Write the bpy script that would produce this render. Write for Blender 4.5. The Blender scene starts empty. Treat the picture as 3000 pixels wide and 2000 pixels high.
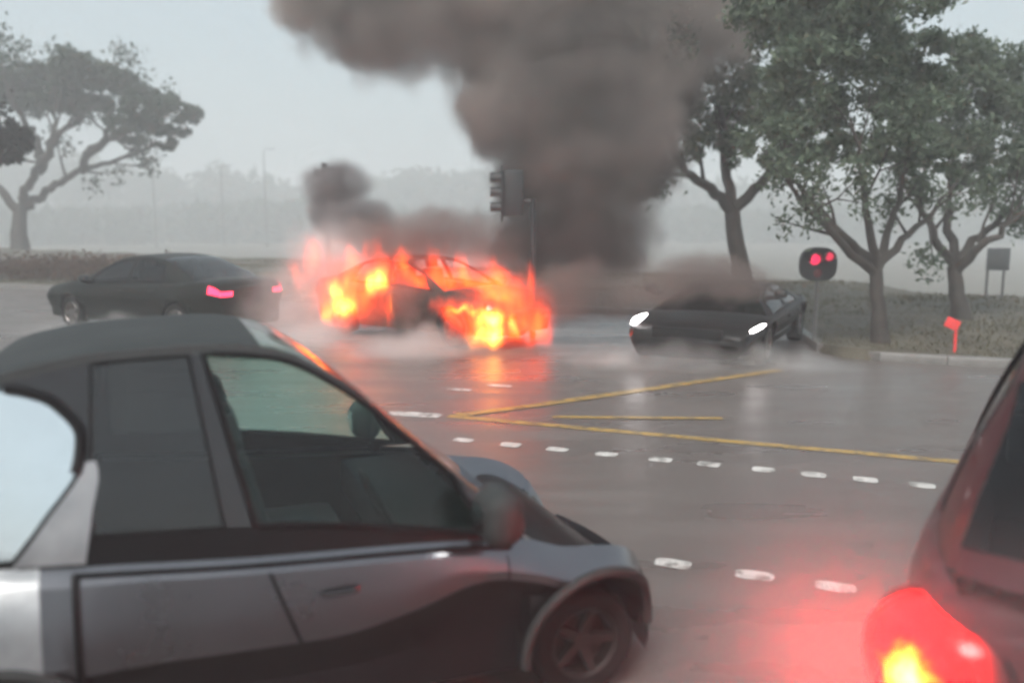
import bpy, bmesh, math, random
import numpy as np
from mathutils import Vector, Matrix

R = math.radians
rng = np.random.default_rng(7)
random.seed(7)
scene = bpy.context.scene
col = scene.collection

# ------------------------------------------------------------------ camera
cam_data = bpy.data.cameras.new('camera')
cam = bpy.data.objects.new('camera', cam_data)
col.objects.link(cam)
cam.location = (0, 0, 2.15)
cam.rotation_euler = (R(90) - math.atan(375 / 2600), 0, 0)
cam_data.sensor_width = 36
cam_data.lens = 36 * 2600 / 3000
cam_data.clip_start = 0.05
cam_data.clip_end = 3000
cam_data.dof.use_dof = True
cam_data.dof.focus_distance = 8.0
cam_data.dof.aperture_fstop = 0.8
scene.camera = cam

# ------------------------------------------------------------------ sky, sun, exposure
SUN_EL, SUN_ROT = R(52), R(200)
world = bpy.data.worlds.new('World')
scene.world = world
world.use_nodes = True
nt = world.node_tree
nt.nodes.clear()
wo = nt.nodes.new('ShaderNodeOutputWorld')
bg = nt.nodes.new('ShaderNodeBackground')
sky = nt.nodes.new('ShaderNodeTexSky')
sky.sky_type = 'NISHITA'
sky.sun_disc = False
sky.sun_elevation = SUN_EL
sky.sun_rotation = SUN_ROT
sky.dust_density = 6.0
sky.air_density = 1.5
cloud = nt.nodes.new('ShaderNodeMix')
cloud.data_type = 'RGBA'
cloud.inputs[0].default_value = 0.88            # closed rain cloud over the blue
cloud.inputs[7].default_value = (1.9, 2.28, 2.48, 1)
nt.links.new(sky.outputs[0], cloud.inputs[6])
nt.links.new(cloud.outputs[2], bg.inputs[0])
bg.inputs[1].default_value = 0.13
nt.links.new(bg.outputs[0], wo.inputs[0])

sun_data = bpy.data.lights.new('sun', 'SUN')
sun_data.energy = 1.5
sun_data.angle = R(25)
sun_data.color = (1.0, 0.97, 0.93)
sun = bpy.data.objects.new('sun', sun_data)
col.objects.link(sun)
sun.rotation_euler = (R(90) - SUN_EL, 0, R(180) - SUN_ROT)

vs = scene.view_settings
vs.view_transform = 'Standard'
vs.look = 'None'
vs.exposure = 1.15
vs.gamma = 1.0
vs.use_curve_mapping = False
scene.cycles.volume_bounces = 3
scene.cycles.volume_step_rate = 1.5
scene.cycles.use_light_tree = False
scene.cycles.use_adaptive_sampling = True
scene.cycles.adaptive_threshold = 0.06
scene.cycles.adaptive_min_samples = 16
scene.cycles.max_bounces = 8
scene.cycles.transparent_max_bounces = 16
scene.cycles.filter_width = 2.8
scene.cycles.use_denoising = True
scene.cycles.sample_clamp_indirect = 6.0

# ------------------------------------------------------------------ helpers
def tag(o, label=None, cat=None, group=None, kind=None):
    if label: o['label'] = label
    if cat: o['category'] = cat
    if group: o['group'] = group
    if kind: o['kind'] = kind
    return o

def empty(name, loc=(0, 0, 0), rz=0.0):
    o = bpy.data.objects.new(name, None)
    col.objects.link(o)
    o.location = loc
    o.rotation_euler = (0, 0, rz)
    o.empty_display_size = 0.2
    return o

class MB:
    def __init__(self):
        self.v, self.f = [], []
    def vert(self, p):
        self.v.append(tuple(p)); return len(self.v) - 1
    def face(self, *pts):
        self.f.append([self.vert(p) for p in pts])
    def grid(self, rows, skip=None):
        """rows: list of equally long point lists"""
        ids = [[self.vert(p) for p in r] for r in rows]
        for i in range(len(ids) - 1):
            for j in range(len(ids[0]) - 1):
                if skip and skip(i, j): continue
                self.f.append([ids[i][j], ids[i + 1][j], ids[i + 1][j + 1], ids[i][j + 1]])
    def box(self, c, s, rot=None):
        M = rot or Matrix.Identity(3)
        c = Vector(c)
        k = [c + M @ Vector((x * s[0] / 2, y * s[1] / 2, z * s[2] / 2)) for x in (-1, 1) for y in (-1, 1) for z in (-1, 1)]
        ids = [self.vert(p) for p in k]
        for q in ((0, 1, 3, 2), (4, 6, 7, 5), (0, 4, 5, 1), (2, 3, 7, 6), (0, 2, 6, 4), (1, 5, 7, 3)):
            self.f.append([ids[i] for i in q])
    def tube(self, pts, rad, n=8, cap=True):
        pts = [Vector(p) for p in pts]
        if not hasattr(rad, '__len__'): rad = [rad] * len(pts)
        rings, ref = [], None
        for i, p in enumerate(pts):
            d = (pts[min(i + 1, len(pts) - 1)] - pts[max(i - 1, 0)]).normalized()
            if ref is None:
                ref = Vector((0, 0, 1)) if abs(d.z) < 0.9 else Vector((1, 0, 0))
            a = (ref - d * ref.dot(d)).normalized()
            ref = a
            b = d.cross(a)
            rings.append([self.vert(p + (a * math.cos(t) + b * math.sin(t)) * rad[i]) for t in [2 * math.pi * k / n for k in range(n)]])
        for i in range(len(rings) - 1):
            for k in range(n):
                self.f.append([rings[i][k], rings[i][(k + 1) % n], rings[i + 1][(k + 1) % n], rings[i + 1][k]])
        if cap:
            self.f.append(rings[0][::-1]); self.f.append(rings[-1])
    def lathe(self, prof, n=32, M=None):
        """prof: (radius, axial) pairs, spun about local Y"""
        M = M or Matrix.Identity(4)
        rings = [[self.vert(M @ Vector((r * math.cos(t), a, r * math.sin(t)))) for t in [2 * math.pi * k / n for k in range(n)]] for r, a in prof]
        for i in range(len(rings) - 1):
            for k in range(n):
                self.f.append([rings[i][k], rings[i + 1][k], rings[i + 1][(k + 1) % n], rings[i][(k + 1) % n]])
    def build(self, name, mat, parent=None, angle=35, merge=0.0005, bevel=0.0, recalc=True):
        me = bpy.data.meshes.new(name)
        me.from_pydata(self.v, [], self.f)
        bm = bmesh.new(); bm.from_mesh(me)
        if merge: bmesh.ops.remove_doubles(bm, verts=bm.verts, dist=merge)
        if recalc: bmesh.ops.recalc_face_normals(bm, faces=bm.faces)
        if bevel:
            bmesh.ops.bevel(bm, geom=list(bm.edges), offset=bevel, segments=2, affect='EDGES', profile=0.5)
        ca = math.radians(angle)
        for e in bm.edges:
            e.smooth = not (len(e.link_faces) == 2 and e.calc_face_angle(0) > ca)
        for f in bm.faces: f.smooth = True
        bm.to_mesh(me); bm.free()
        me.materials.append(mat)
        o = bpy.data.objects.new(name, me)
        col.objects.link(o)
        if parent: o.parent = parent
        return o

def curve(pts):
    """smooth interpolation through (x, value) pairs"""
    xs = np.array([p[0] for p in pts], float); ys = np.array([p[1] for p in pts], float)
    d = np.diff(ys) / np.diff(xs)
    m = np.zeros_like(ys)
    m[0], m[-1] = d[0], d[-1]
    for i in range(1, len(xs) - 1):
        m[i] = 0 if d[i - 1] * d[i] <= 0 else 2 * d[i - 1] * d[i] / (d[i - 1] + d[i])
    def f(x):
        x = min(max(x, xs[0]), xs[-1])
        i = int(min(max(np.searchsorted(xs, x) - 1, 0), len(xs) - 2))
        h = xs[i + 1] - xs[i]; t = (x - xs[i]) / h
        return float((2*t**3-3*t**2+1)*ys[i] + (t**3-2*t**2+t)*h*m[i] + (-2*t**3+3*t**2)*ys[i+1] + (t**3-t**2)*h*m[i+1])
    return f

# ------------------------------------------------------------------ materials
def new_mat(name):
    m = bpy.data.materials.new(name); m.use_nodes = True
    m.node_tree.nodes.clear()
    out = m.node_tree.nodes.new('ShaderNodeOutputMaterial')
    return m, m.node_tree, out

def node(nt, t, **kw):
    n = nt.nodes.new(t)
    for k, v in kw.items():
        if k.startswith('i_'):
            key = k[2:]
            key = int(key) if key.isdigit() else key.replace('_', ' ')
            n.inputs[key].default_value = v
        else: setattr(n, k, v)
    return n

def pbr(name, c, rough=0.5, metal=0.0, coat=0.0, noise=0.0, scale=8.0, spec=0.5, bump=0.0, bscale=60.0, emit=None, es=0.0, coords='Object', rvar=0.0, ior=1.5):
    m, nt, out = new_mat(name)
    b = node(nt, 'ShaderNodeBsdfPrincipled')
    b.inputs['Base Color'].default_value = (*c, 1)
    b.inputs['Roughness'].default_value = rough
    b.inputs['Metallic'].default_value = metal
    b.inputs['IOR'].default_value = ior
    b.inputs['Coat Weight'].default_value = coat
    b.inputs['Coat Roughness'].default_value = 0.05
    b.inputs['Specular IOR Level'].default_value = spec
    tc = node(nt, 'ShaderNodeTexCoord')
    if noise or rvar:
        n = node(nt, 'ShaderNodeTexNoise', i_Scale=scale, i_Detail=6.0, i_Roughness=0.62)
        nt.links.new(tc.outputs[coords], n.inputs['Vector'])
    if noise:
        r = node(nt, 'ShaderNodeMapRange', i_1=0.25, i_2=0.75, i_3=1 - noise, i_4=1 + noise)
        nt.links.new(n.outputs['Fac'], r.inputs[0])
        mx = node(nt, 'ShaderNodeVectorMath', operation='SCALE')
        mx.inputs[0].default_value = c
        nt.links.new(r.outputs[0], mx.inputs['Scale'])
        nt.links.new(mx.outputs[0], b.inputs['Base Color'])
    if rvar:
        r2 = node(nt, 'ShaderNodeMapRange', i_1=0.3, i_2=0.7, i_3=max(rough - rvar, 0.02), i_4=rough + rvar)
        nt.links.new(n.outputs['Fac'], r2.inputs[0])
        nt.links.new(r2.outputs[0], b.inputs['Roughness'])
    if bump:
        n3 = node(nt, 'ShaderNodeTexNoise', i_Scale=bscale, i_Detail=4.0)
        nt.links.new(tc.outputs[coords], n3.inputs['Vector'])
        bp = node(nt, 'ShaderNodeBump', i_Strength=bump, i_Distance=0.02)
        nt.links.new(n3.outputs['Fac'], bp.inputs['Height'])
        nt.links.new(bp.outputs[0], b.inputs['Normal'])
    if emit:
        b.inputs['Emission Color'].default_value = (*emit, 1)
        b.inputs['Emission Strength'].default_value = es
    nt.links.new(b.outputs[0], out.inputs[0])
    return m

def glass(name, tint, rough=0.02, boost=1.0):
    """thin car glass: tinted, seen through, reflecting by Fresnel"""
    m, nt, out = new_mat(name)
    t = node(nt, 'ShaderNodeBsdfTransparent'); t.inputs[0].default_value = (*tint, 1)
    g = node(nt, 'ShaderNodeBsdfGlossy'); g.inputs['Roughness'].default_value = rough
    fr = node(nt, 'ShaderNodeFresnel', i_IOR=1.5 * boost)
    mx = node(nt, 'ShaderNodeMixShader')
    nt.links.new(fr.outputs[0], mx.inputs[0]); nt.links.new(t.outputs[0], mx.inputs[1]); nt.links.new(g.outputs[0], mx.inputs[2])
    nt.links.new(mx.outputs[0], out.inputs[0])
    return m

def emitter(name, c, s):
    m, nt, out = new_mat(name)
    e = node(nt, 'ShaderNodeEmission'); e.inputs[0].default_value = (*c, 1); e.inputs[1].default_value = s
    nt.links.new(e.outputs[0], out.inputs[0])
    return m

def leaf_mat(name, c1, c2):
    m, nt, out = new_mat(name)
    b = node(nt, 'ShaderNodeBsdfPrincipled', i_Roughness=0.6)
    b.inputs['Specular IOR Level'].default_value = 0.2
    g = node(nt, 'ShaderNodeNewGeometry')
    mx = node(nt, 'ShaderNodeMix', data_type='RGBA')
    mx.inputs[6].default_value = (*c1, 1); mx.inputs[7].default_value = (*c2, 1)
    nt.links.new(g.outputs['Random Per Island'], mx.inputs[0])
    nt.links.new(mx.outputs[2], b.inputs['Base Color'])
    tr = node(nt, 'ShaderNodeBsdfTranslucent')
    nt.links.new(mx.outputs[2], tr.inputs[0])
    ms = node(nt, 'ShaderNodeMixShader', i_0=0.45)
    nt.links.new(b.outputs[0], ms.inputs[1]); nt.links.new(tr.outputs[0], ms.inputs[2])
    nt.links.new(ms.outputs[0], out.inputs[0])
    return m

def asphalt_mat():
    m, nt, out = new_mat('wet_asphalt')
    b = node(nt, 'ShaderNodeBsdfPrincipled')
    tc = node(nt, 'ShaderNodeTexCoord')
    n1 = node(nt, 'ShaderNodeTexNoise', i_Scale=0.45, i_Detail=5.0, i_Roughness=0.6)
    n2 = node(nt, 'ShaderNodeTexNoise', i_Scale=90.0, i_Detail=3.0)
    mp = node(nt, 'ShaderNodeMapping'); mp.inputs['Rotation'].default_value = (0, 0, R(21.5)); mp.inputs['Scale'].default_value = (0.25, 2.2, 1)
    n3 = node(nt, 'ShaderNodeTexNoise', i_Scale=1.0, i_Detail=4.0)
    nt.links.new(tc.outputs['Object'], n1.inputs['Vector']); nt.links.new(tc.outputs['Object'], n2.inputs['Vector'])
    nt.links.new(tc.outputs['Object'], mp.inputs['Vector']); nt.links.new(mp.outputs[0], n3.inputs['Vector'])
    ad = node(nt, 'ShaderNodeMath', operation='ADD'); nt.links.new(n1.outputs['Fac'], ad.inputs[0]); nt.links.new(n3.outputs['Fac'], ad.inputs[1])
    cr = node(nt, 'ShaderNodeValToRGB')
    cr.color_ramp.elements[0].position = 0.3; cr.color_ramp.elements[0].color = (0.1, 0.086, 0.08, 1)
    cr.color_ramp.elements[1].position = 0.75; cr.color_ramp.elements[1].color = (0.17, 0.148, 0.138, 1)
    h = node(nt, 'ShaderNodeMath', operation='MULTIPLY'); h.inputs[1].default_value = 0.5
    nt.links.new(ad.outputs[0], h.inputs[0]); nt.links.new(h.outputs[0], cr.inputs[0])
    sp = node(nt, 'ShaderNodeMapRange', i_1=0.3, i_2=0.7, i_3=0.6, i_4=1.4); nt.links.new(n2.outputs['Fac'], sp.inputs[0])
    sc = node(nt, 'ShaderNodeVectorMath', operation='SCALE'); nt.links.new(cr.outputs[0], sc.inputs[0]); nt.links.new(sp.outputs[0], sc.inputs['Scale'])
    nt.links.new(sc.outputs[0], b.inputs['Base Color'])
    rr = node(nt, 'ShaderNodeMapRange', i_1=0.35, i_2=0.62, i_3=0.2, i_4=0.45); nt.links.new(h.outputs[0], rr.inputs[0]); nt.links.new(rr.outputs[0], b.inputs['Roughness'])
    bp = node(nt, 'ShaderNodeBump', i_Strength=0.35, i_Distance=0.006); nt.links.new(n2.outputs['Fac'], bp.inputs['Height']); nt.links.new(bp.outputs[0], b.inputs['Normal'])
    nt.links.new(b.outputs[0], out.inputs[0])
    return m

def paint_line(name, c):
    m, nt, out = new_mat(name)
    b = node(nt, 'ShaderNodeBsdfPrincipled', i_Roughness=0.4)
    tc = node(nt, 'ShaderNodeTexCoord')
    n = node(nt, 'ShaderNodeTexNoise', i_Scale=7.0, i_Detail=6.0, i_Roughness=0.7)
    nt.links.new(tc.outputs['Object'], n.inputs['Vector'])
    r = node(nt, 'ShaderNodeMapRange', i_1=0.46, i_2=0.66); nt.links.new(n.outputs['Fac'], r.inputs[0])
    mx = node(nt, 'ShaderNodeMix', data_type='RGBA'); mx.inputs[6].default_value = (*c, 1); mx.inputs[7].default_value = (0.09, 0.08, 0.07, 1)
    nt.links.new(r.outputs[0], mx.inputs[0]); nt.links.new(mx.outputs[2], b.inputs['Base Color'])
    nt.links.new(b.outputs[0], out.inputs[0])
    return m

M = {
    'asphalt': asphalt_mat(),
    'white_line': paint_line('worn_white_paint', (0.62, 0.6, 0.57)),
    'yellow_line': paint_line('worn_yellow_paint', (0.42, 0.27, 0.08)),
    'kerb': pbr('wet_concrete', (0.17, 0.16, 0.15), 0.4, noise=0.25, scale=5, bump=0.3),
    'grass_soil': pbr('wet_grass_soil', (0.1, 0.088, 0.065), 0.8, noise=0.45, scale=1.2, bump=0.6, bscale=25),
    'grass': leaf_mat('grass_blades', (0.1, 0.095, 0.055), (0.15, 0.13, 0.08)),
    'leaf_far': leaf_mat('far_leaves', (0.03, 0.05, 0.034), (0.065, 0.095, 0.058)),
    'leaf_near': leaf_mat('near_leaves', (0.085, 0.12, 0.085), (0.18, 0.225, 0.155)),
    'leaf_dark': leaf_mat('dark_leaves', (0.008, 0.01, 0.01), (0.018, 0.022, 0.018)),
    'leaf_hedge': leaf_mat('reddish_leaves', (0.1, 0.05, 0.04), (0.14, 0.09, 0.06)),
    'bark': pbr('wet_bark', (0.055, 0.047, 0.04), 0.7, noise=0.4, scale=4, bump=0.6, bscale=14),
    'paint_near': pbr('dark_grey_paint', (0.145, 0.148, 0.163), 0.3, metal=0.95, coat=1.0, noise=0.05, scale=3, rvar=0.04),
    'roof_matt': pbr('matt_dark_roof', (0.045, 0.049, 0.05), 0.7, noise=0.15, scale=3, spec=0.12),
    'paint_sedan': pbr('black_green_paint', (0.009, 0.011, 0.009), 0.5, metal=0.0, coat=0.1, noise=0.1, scale=3, spec=0.15),
    'paint_black': pbr('black_paint', (0.006, 0.0055, 0.0055), 0.5, metal=0.0, coat=0.1, spec=0.15, noise=0.1, scale=3),
    'paint_right': pbr('dark_maroon_paint', (0.065, 0.013, 0.017), 0.45, metal=0.0, coat=0.15, spec=0.3, noise=0.08, scale=3, rvar=0.05),  # brake light's red on the dark body mixed into its colour
    'charred': pbr('charred_paint', (0.045, 0.028, 0.02), 0.75, noise=0.7, scale=5, bump=0.4, bscale=20),
    'pillar_black': pbr('black_pillar_paint', (0.02, 0.022, 0.024), 0.12, noise=0.1, scale=3, ior=1.55),
    'trim': pbr('black_rubber_trim', (0.005, 0.005, 0.006), 0.5, spec=0.2),
    'plastic': pbr('grey_black_plastic', (0.035, 0.038, 0.038), 0.6, noise=0.1, spec=0.2),
    'cladding': pbr('black_lower_cladding', (0.007, 0.005, 0.006), 0.35, noise=0.2, scale=3, spec=0.25),  # shade on the body's lower half, painted as a near-black colour
    'tyre': pbr('tyre_rubber', (0.01, 0.0095, 0.0095), 0.8, spec=0.2, bump=0.2),
    'rim': pbr('dull_alloy', (0.22, 0.2, 0.19), 0.38, metal=0.8, noise=0.2),
    'rim_dark': pbr('dirty_dark_alloy', (0.02, 0.017, 0.016), 0.6, metal=0.2, noise=0.3),
    'interior': pbr('dark_interior', (0.02, 0.021, 0.022), 0.7, noise=0.2),
    'seat': pbr('seat_fabric', (0.05, 0.055, 0.058), 0.85, noise=0.2),
    'glass_side': glass('tinted_side_glass', (0.74, 0.95, 0.88)),
    'glass_privacy': glass('dark_privacy_glass', (0.2, 0.23, 0.23), 0.05, 1.25),
    'glass_mirror': pbr('rain_sheeted_reflective_glass', (0.8, 0.86, 0.88), 0.12, metal=1.0, noise=0.08, scale=2),  # metal mirror in place of glass, for a white sky reflection
    'paint_pale': pbr('pale_silver_paint', (0.33, 0.34, 0.35), 0.4, metal=0.8, coat=0.5, noise=0.3, scale=5, rvar=.1),  # sky highlight on the dark body put into a pale colour
    'lens_pale': pbr('pale_lamp_lens', (0.55, 0.5, 0.44), 0.25, coat=0.6, noise=0.25, scale=9),
    'glass_screen': glass('windscreen_glass', (0.5, 0.6, 0.58)),
    'glass_dark': glass('dark_glass', (0.08, 0.09, 0.09)),
    'lamp_white': emitter('lit_headlight', (1.0, 0.93, 0.93), 9.0),
    'lamp_red': emitter('lit_tail_lamp', (1.0, 0.03, 0.08), 2.6),
    'lens_dark_red': pbr('dark_red_lens', (0.12, 0.008, 0.01), 0.15, coat=1),
    'mirror': pbr('mirror_glass', (0.6, 0.62, 0.63), 0.03, metal=1.0),
    'steel': pbr('galvanised_steel', (0.2, 0.2, 0.2), 0.45, metal=0.6, noise=0.2),
    'pole_grey': pbr('grey_painted_pole', (0.16, 0.155, 0.15), 0.5, noise=0.15),
    'signal_black': pbr('signal_black', (0.02, 0.022, 0.024), 0.5, noise=0.2),
    'sign_red': pbr('red_marker', (0.66, 0.05, 0.05), 0.4, emit=(1.0, 0.07, 0.06), es=0.12),  # weak glow added to the red; plate and post are no lamps
    'sign_grey': pbr('sign_back_metal', (0.12, 0.125, 0.13), 0.5, metal=0.3, noise=0.2),
}

# ------------------------------------------------------------------ ground and road
# street frame: s runs along the cross street (to the left and away), t across it
U = np.array([-0.93, 0.367]); N = np.array([0.367, 0.93])
U /= np.linalg.norm(U); N /= np.linalg.norm(N)
def st(s, t, z=0.0):
    p = U * s + N * t
    return (float(p[0]), float(p[1]), z)

crest = curve([(-200, 12), (-40, 20), (-12, 22), (-3, 23.5), (1.2, 27.5), (12, 30), (27, 32.5), (42, 36), (120, 60), (400, 140)])
def kerb_t(s):
    """where the far edge of the road runs: a lay-by to the left of the trees on the right"""
    return 13.95 + 4.6 / (1 + math.exp(max(-60.0, min(60.0, -(s - 1.0) * 4.5))))
def ground_z(s, t):
    k = kerb_t(s)
    if t <= k + 0.1: return -0.03
    c = max(crest(s), k + 3)
    if t <= c:
        return 0.10 + 0.10 * min(1, (t - k) / 3) + 0.05 * math.sin(s * 0.9 + t)
    return 0.2 - 3.6 * min(1, (t - c) / 22) ** 0.8

g = MB()
ss = sorted(set(list(np.linspace(-480, -40, 10)) + list(np.arange(-40, -4, 2.0)) + list(np.arange(-4, 6, 0.35)) + list(np.arange(6, 60, 2.0)) + list(np.linspace(60, 480, 12))))
rows = []
for s in ss:
    k = kerb_t(s); c = max(crest(s), k + 3)
    ts = [-420, -150, -40, 0, 6, k - 1.5, k + 0.05, k + 0.12] + list(np.linspace(k + 0.6, c, 7)) + [c + x for x in (0.6, 2, 5, 10, 16, 22, 40, 90, 180, 300, 420)]
    rows.append([st(s, t, ground_z(s, t)) for t in ts])
g.grid(rows)
tag(g.build('ground', M['grass_soil'], merge=0), kind='structure')

r = MB()
rows = []
for s in ss:
    if s < -300 or s > 320: continue
    k = kerb_t(s)
    rows.append([st(s, t, 0.0) for t in (-120, -30, -10, -2, 4, 8, 12, k)])
r.grid(rows)
tag(r.build('road', M['asphalt'], merge=0), kind='structure')

kb = empty('kerb')
tag(kb, kind='structure')
seg = list(np.arange(-30, 62, 0.9))
for a, b in zip(seg[:-1], seg[1:]):
    q = MB()
    pa = [st(a + 0.006, kerb_t(a)), st(b - 0.006, kerb_t(b))]
    nrm = [Vector((N[0], N[1], 0)), Vector((N[0], N[1], 0))]
    if abs(a - 1.0) < 1.6:
        d = Vector(pa[1]) - Vector(pa[0]); n_ = Vector((d.y, -d.x, 0)).normalized(); nrm = [n_, n_]
        if n_.dot(Vector((N[0], N[1], 0))) < 0: nrm = [-n_, -n_]
    prof = [(0, -0.05), (0.0, 0.10), (0.015, 0.125), (0.15, 0.13), (0.16, 0.10), (0.16, -0.05)]
    q.grid([[Vector(p) + n_ * o + Vector((0, 0, z)) for o, z in prof] for p, n_ in zip(pa, nrm)])
    for i in (0, 1):
        q.face(*[Vector(pa[i]) + nrm[i] * o + Vector((0, 0, z)) for o, z in prof])
    q.build('kerb_stone', M['kerb'], kb)

def strip(name, p0, p1, w, mat, z=0.004):
    m = MB()
    a, b = Vector((*p0[:2], z)), Vector((*p1[:2], z))
    d = (b - a).normalized(); n_ = Vector((-d.y, d.x, 0)) * (w / 2)
    k = max(2, int((b - a).length / 0.25))
    L, Rr = [], []
    for i in range(k + 1):
        p = a.lerp(b, i / k)
        L.append(p + n_ * (1 + random.uniform(-.06, .06))); Rr.append(p - n_ * (1 + random.uniform(-.06, .06)))
    m.grid([L, Rr])
    return m.build(name, mat, marks, merge=0)
def blob(name, p0, p1, w, mat, z=0.004):
    m = MB()
    a, b = Vector((*p0[:2], z)), Vector((*p1[:2], z))
    c = (a + b) / 2; d = (b - a) / 2; n_ = Vector((-d.y, d.x, 0)).normalized() * (w / 2)
    k = random.uniform(.34, .5)
    m.face(*[c + d * (math.copysign(abs(math.cos(t)) ** k, math.cos(t)) * random.uniform(.93, 1.05)) + n_ * (math.copysign(abs(math.sin(t)) ** k, math.sin(t)) * random.uniform(.9, 1.06)) for t in [2 * math.pi * i / 22 for i in range(22)]])
    return m.build(name, mat, marks, merge=0)
marks = empty('road_markings')
tag(marks, kind='structure')
for s in (3.47, 2.99, 2.53, 2.06, 1.57, 1.15, 0.69, 0.29, -0.11, -0.53, -0.98, -1.42):
    blob('crossing_dash', st(s + 0.1, 7.57 - 0.012 * s), st(s - 0.1, 7.57 - 0.012 * s), 0.15, M['white_line'])
for s in (2.5, 2.0, 1.5, 1.0, 0.51, 0.05, -0.43):
    blob('crossing_dash', st(s + 0.115, 5.25), st(s - 0.115, 5.25), 0.14, M['white_line'])
strip('box_line', st(4.05, 8.40), st(-4, 8.46), 0.13, M['yellow_line'], 0.004)
strip('box_line', st(3.97, 8.47), st(3.45, 9.1), 0.16, M['yellow_line'], 0.008)
strip('box_line', st(3.47, 9.08), st(1.0, 12.6), 0.16, M['yellow_line'], 0.008)
strip('box_line', st(2.99, 8.76), st(1.3, 9.35), 0.1, M['yellow_line'], 0.008)
blob('lane_dash', (-1.35, 9.45), (-0.75, 9.3), 0.22, M['white_line'])
blob('lane_dash', (-0.8, 10.8), (-0.5, 10.68), 0.12, M['white_line'])
blob('lane_dash', (-0.32, 11.05), (0.0, 10.93), 0.12, M['white_line'])

# ------------------------------------------------------------------ foliage and trees
def leaf_mesh(name, P, size, mat, parent=None, flat=0.0, merge_kind=None, up=None):
    """one diamond-shaped leaf (2 triangles) at every point of P"""
    n = len(P)
    d = rng.normal(size=(n, 3)); d[:, 2] *= (1 - flat)
    d /= np.linalg.norm(d, axis=1)[:, None]
    e = rng.normal(size=(n, 3)); e -= d * (d * e).sum(1)[:, None]
    e /= np.linalg.norm(e, axis=1)[:, None]
    L = size * rng.uniform(0.6, 1.4, n)[:, None]
    V = np.stack([P - d * L, P + e * L * 0.45, P + d * L, P - e * L * 0.45], 1).reshape(-1, 3)
    me = bpy.data.meshes.new(name)
    me.vertices.add(4 * n); me.vertices.foreach_set('co', V.astype(np.float32).ravel())
    me.loops.add(4 * n); me.loops.foreach_set('vertex_index', np.arange(4 * n, dtype=np.int32))
    me.polygons.add(n); me.polygons.foreach_set('loop_start', np.arange(0, 4 * n, 4, dtype=np.int32))
    me.update(calc_edges=True)
    me.materials.append(mat)
    o = bpy.data.objects.new(name, me); col.objects.link(o)
    if parent: o.parent = parent
    return o

def clump_points(clumps, dens, shell=0.45, sub=14, zs=0.75):
    """points in lumpy clusters: every clump is a handful of smaller tufts"""
    out = []
    for x, y, z, r, *ry in clumps:
        ry = ry[0] if ry else r
        for _ in range(max(3, int(sub * r ** 1.2 + 3))):
            v = rng.normal(size=3); v /= np.linalg.norm(v)
            rr = rng.uniform(shell, 1.0)
            c = np.array([x, y, z]) + v * rr * np.array([r, ry, r * zs])
            tr = r * rng.uniform(0.16, 0.34)
            k = int(dens * rng.uniform(0.6, 1.3))
            out.append(c + rng.normal(size=(k, 3)) * tr * np.array([0.6, 0.6, 0.42]))
    return np.concatenate(out)

def wiggle(pts, rad, amp, steps=4):
    P, Q = [], []
    for i in range(len(pts) - 1):
        for k in range(steps):
            t = k / steps
            p = Vector(pts[i]).lerp(Vector(pts[i + 1]), t)
            if i or k: p += Vector(rng.normal(size=3) * amp)
            P.append(p); Q.append(rad[i] * (1 - t) + rad[i + 1] * t)
    P.append(Vector(pts[-1])); Q.append(rad[-1])
    return P, Q

def tree(name, label, base, trunk, limbs, clumps, r0, leaf, leafsize, dens, group=None, twigs=0.5, amp=0.03, sub=14, cat='tree', shell=0.45, lean=1.0, zs=0.75):
    root = empty(name, base)
    tag(root, label, cat, group)
    b = Vector(base)
    m = MB()
    n = len(trunk)
    rad = [r0 * (1.25 if i == 0 else 1 - 0.12 * i) for i in range(n)]
    tp = [Vector(p) - b for p in trunk]
    P, Q = wiggle(tp, rad, amp * 0.4, 3)
    m.tube([tp[0] - Vector((0, 0, 0.25))] + P, [rad[0] * 1.25] + Q, 12)
    tips = []
    for L in limbs:
        L = [Vector(p) - b for p in L]
        k = len(L)
        rd = [r0 * (0.62 - 0.47 * i / (k - 1)) for i in range(k)]
        P, Q = wiggle(L, rd, amp, 4)
        m.tube(P, Q, 8)
        for i in range(int(len(P) * 0.35), len(P)):
            if rng.uniform() < twigs:
                d = (P[min(i + 1, len(P) - 1)] - P[i - 1]).normalized()
                v = (d * 0.7 + Vector(rng.normal(size=3)) * 0.55 + Vector((0, 0, 0.45))).normalized()
                ln = r0 * rng.uniform(3.5, 7.5)
                q = [P[i], P[i] + v * ln * 0.5 + Vector(rng.normal(size=3)) * ln * 0.06, P[i] + v * ln + Vector((0, 0, ln * 0.1))]
                m.tube(q, [Q[i] * 0.55, Q[i] * 0.35, Q[i] * 0.12], 5)
                tips.append(q[2])
                v2 = (v + Vector(rng.normal(size=3)) * 0.6).normalized()
                m.tube([q[1], q[1] + v2 * ln * 0.5], [Q[i] * 0.3, Q[i] * 0.1], 4)
                tips.append(q[1] + v2 * ln * 0.5)
    m.build('trunk', M['bark'], root, merge=0, recalc=True)
    C = [(x - b.x, y - b.y, z - b.z, *rr) for x, y, z, *rr in clumps]
    pts = clump_points(C, dens, shell=shell, sub=sub, zs=zs)
    if tips:
        tp = np.concatenate([np.array(t) + rng.normal(size=(int(dens * 0.5), 3)) * leafsize * 2.2 for t in tips])
        pts = np.concatenate([pts, tp])
    leaf_mesh('crown', pts, leafsize, leaf, root)
    return root

def spread(cl, dy):
    return [(x, y + float(rng.uniform(-dy, dy)), z, r) for x, y, z, r in cl] + [(x + float(rng.uniform(-.4, .4)) * r, y + dy * 1.1, z + r * 0.2, r * 0.8) for x, y, z, r in cl[::3]]

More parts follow.
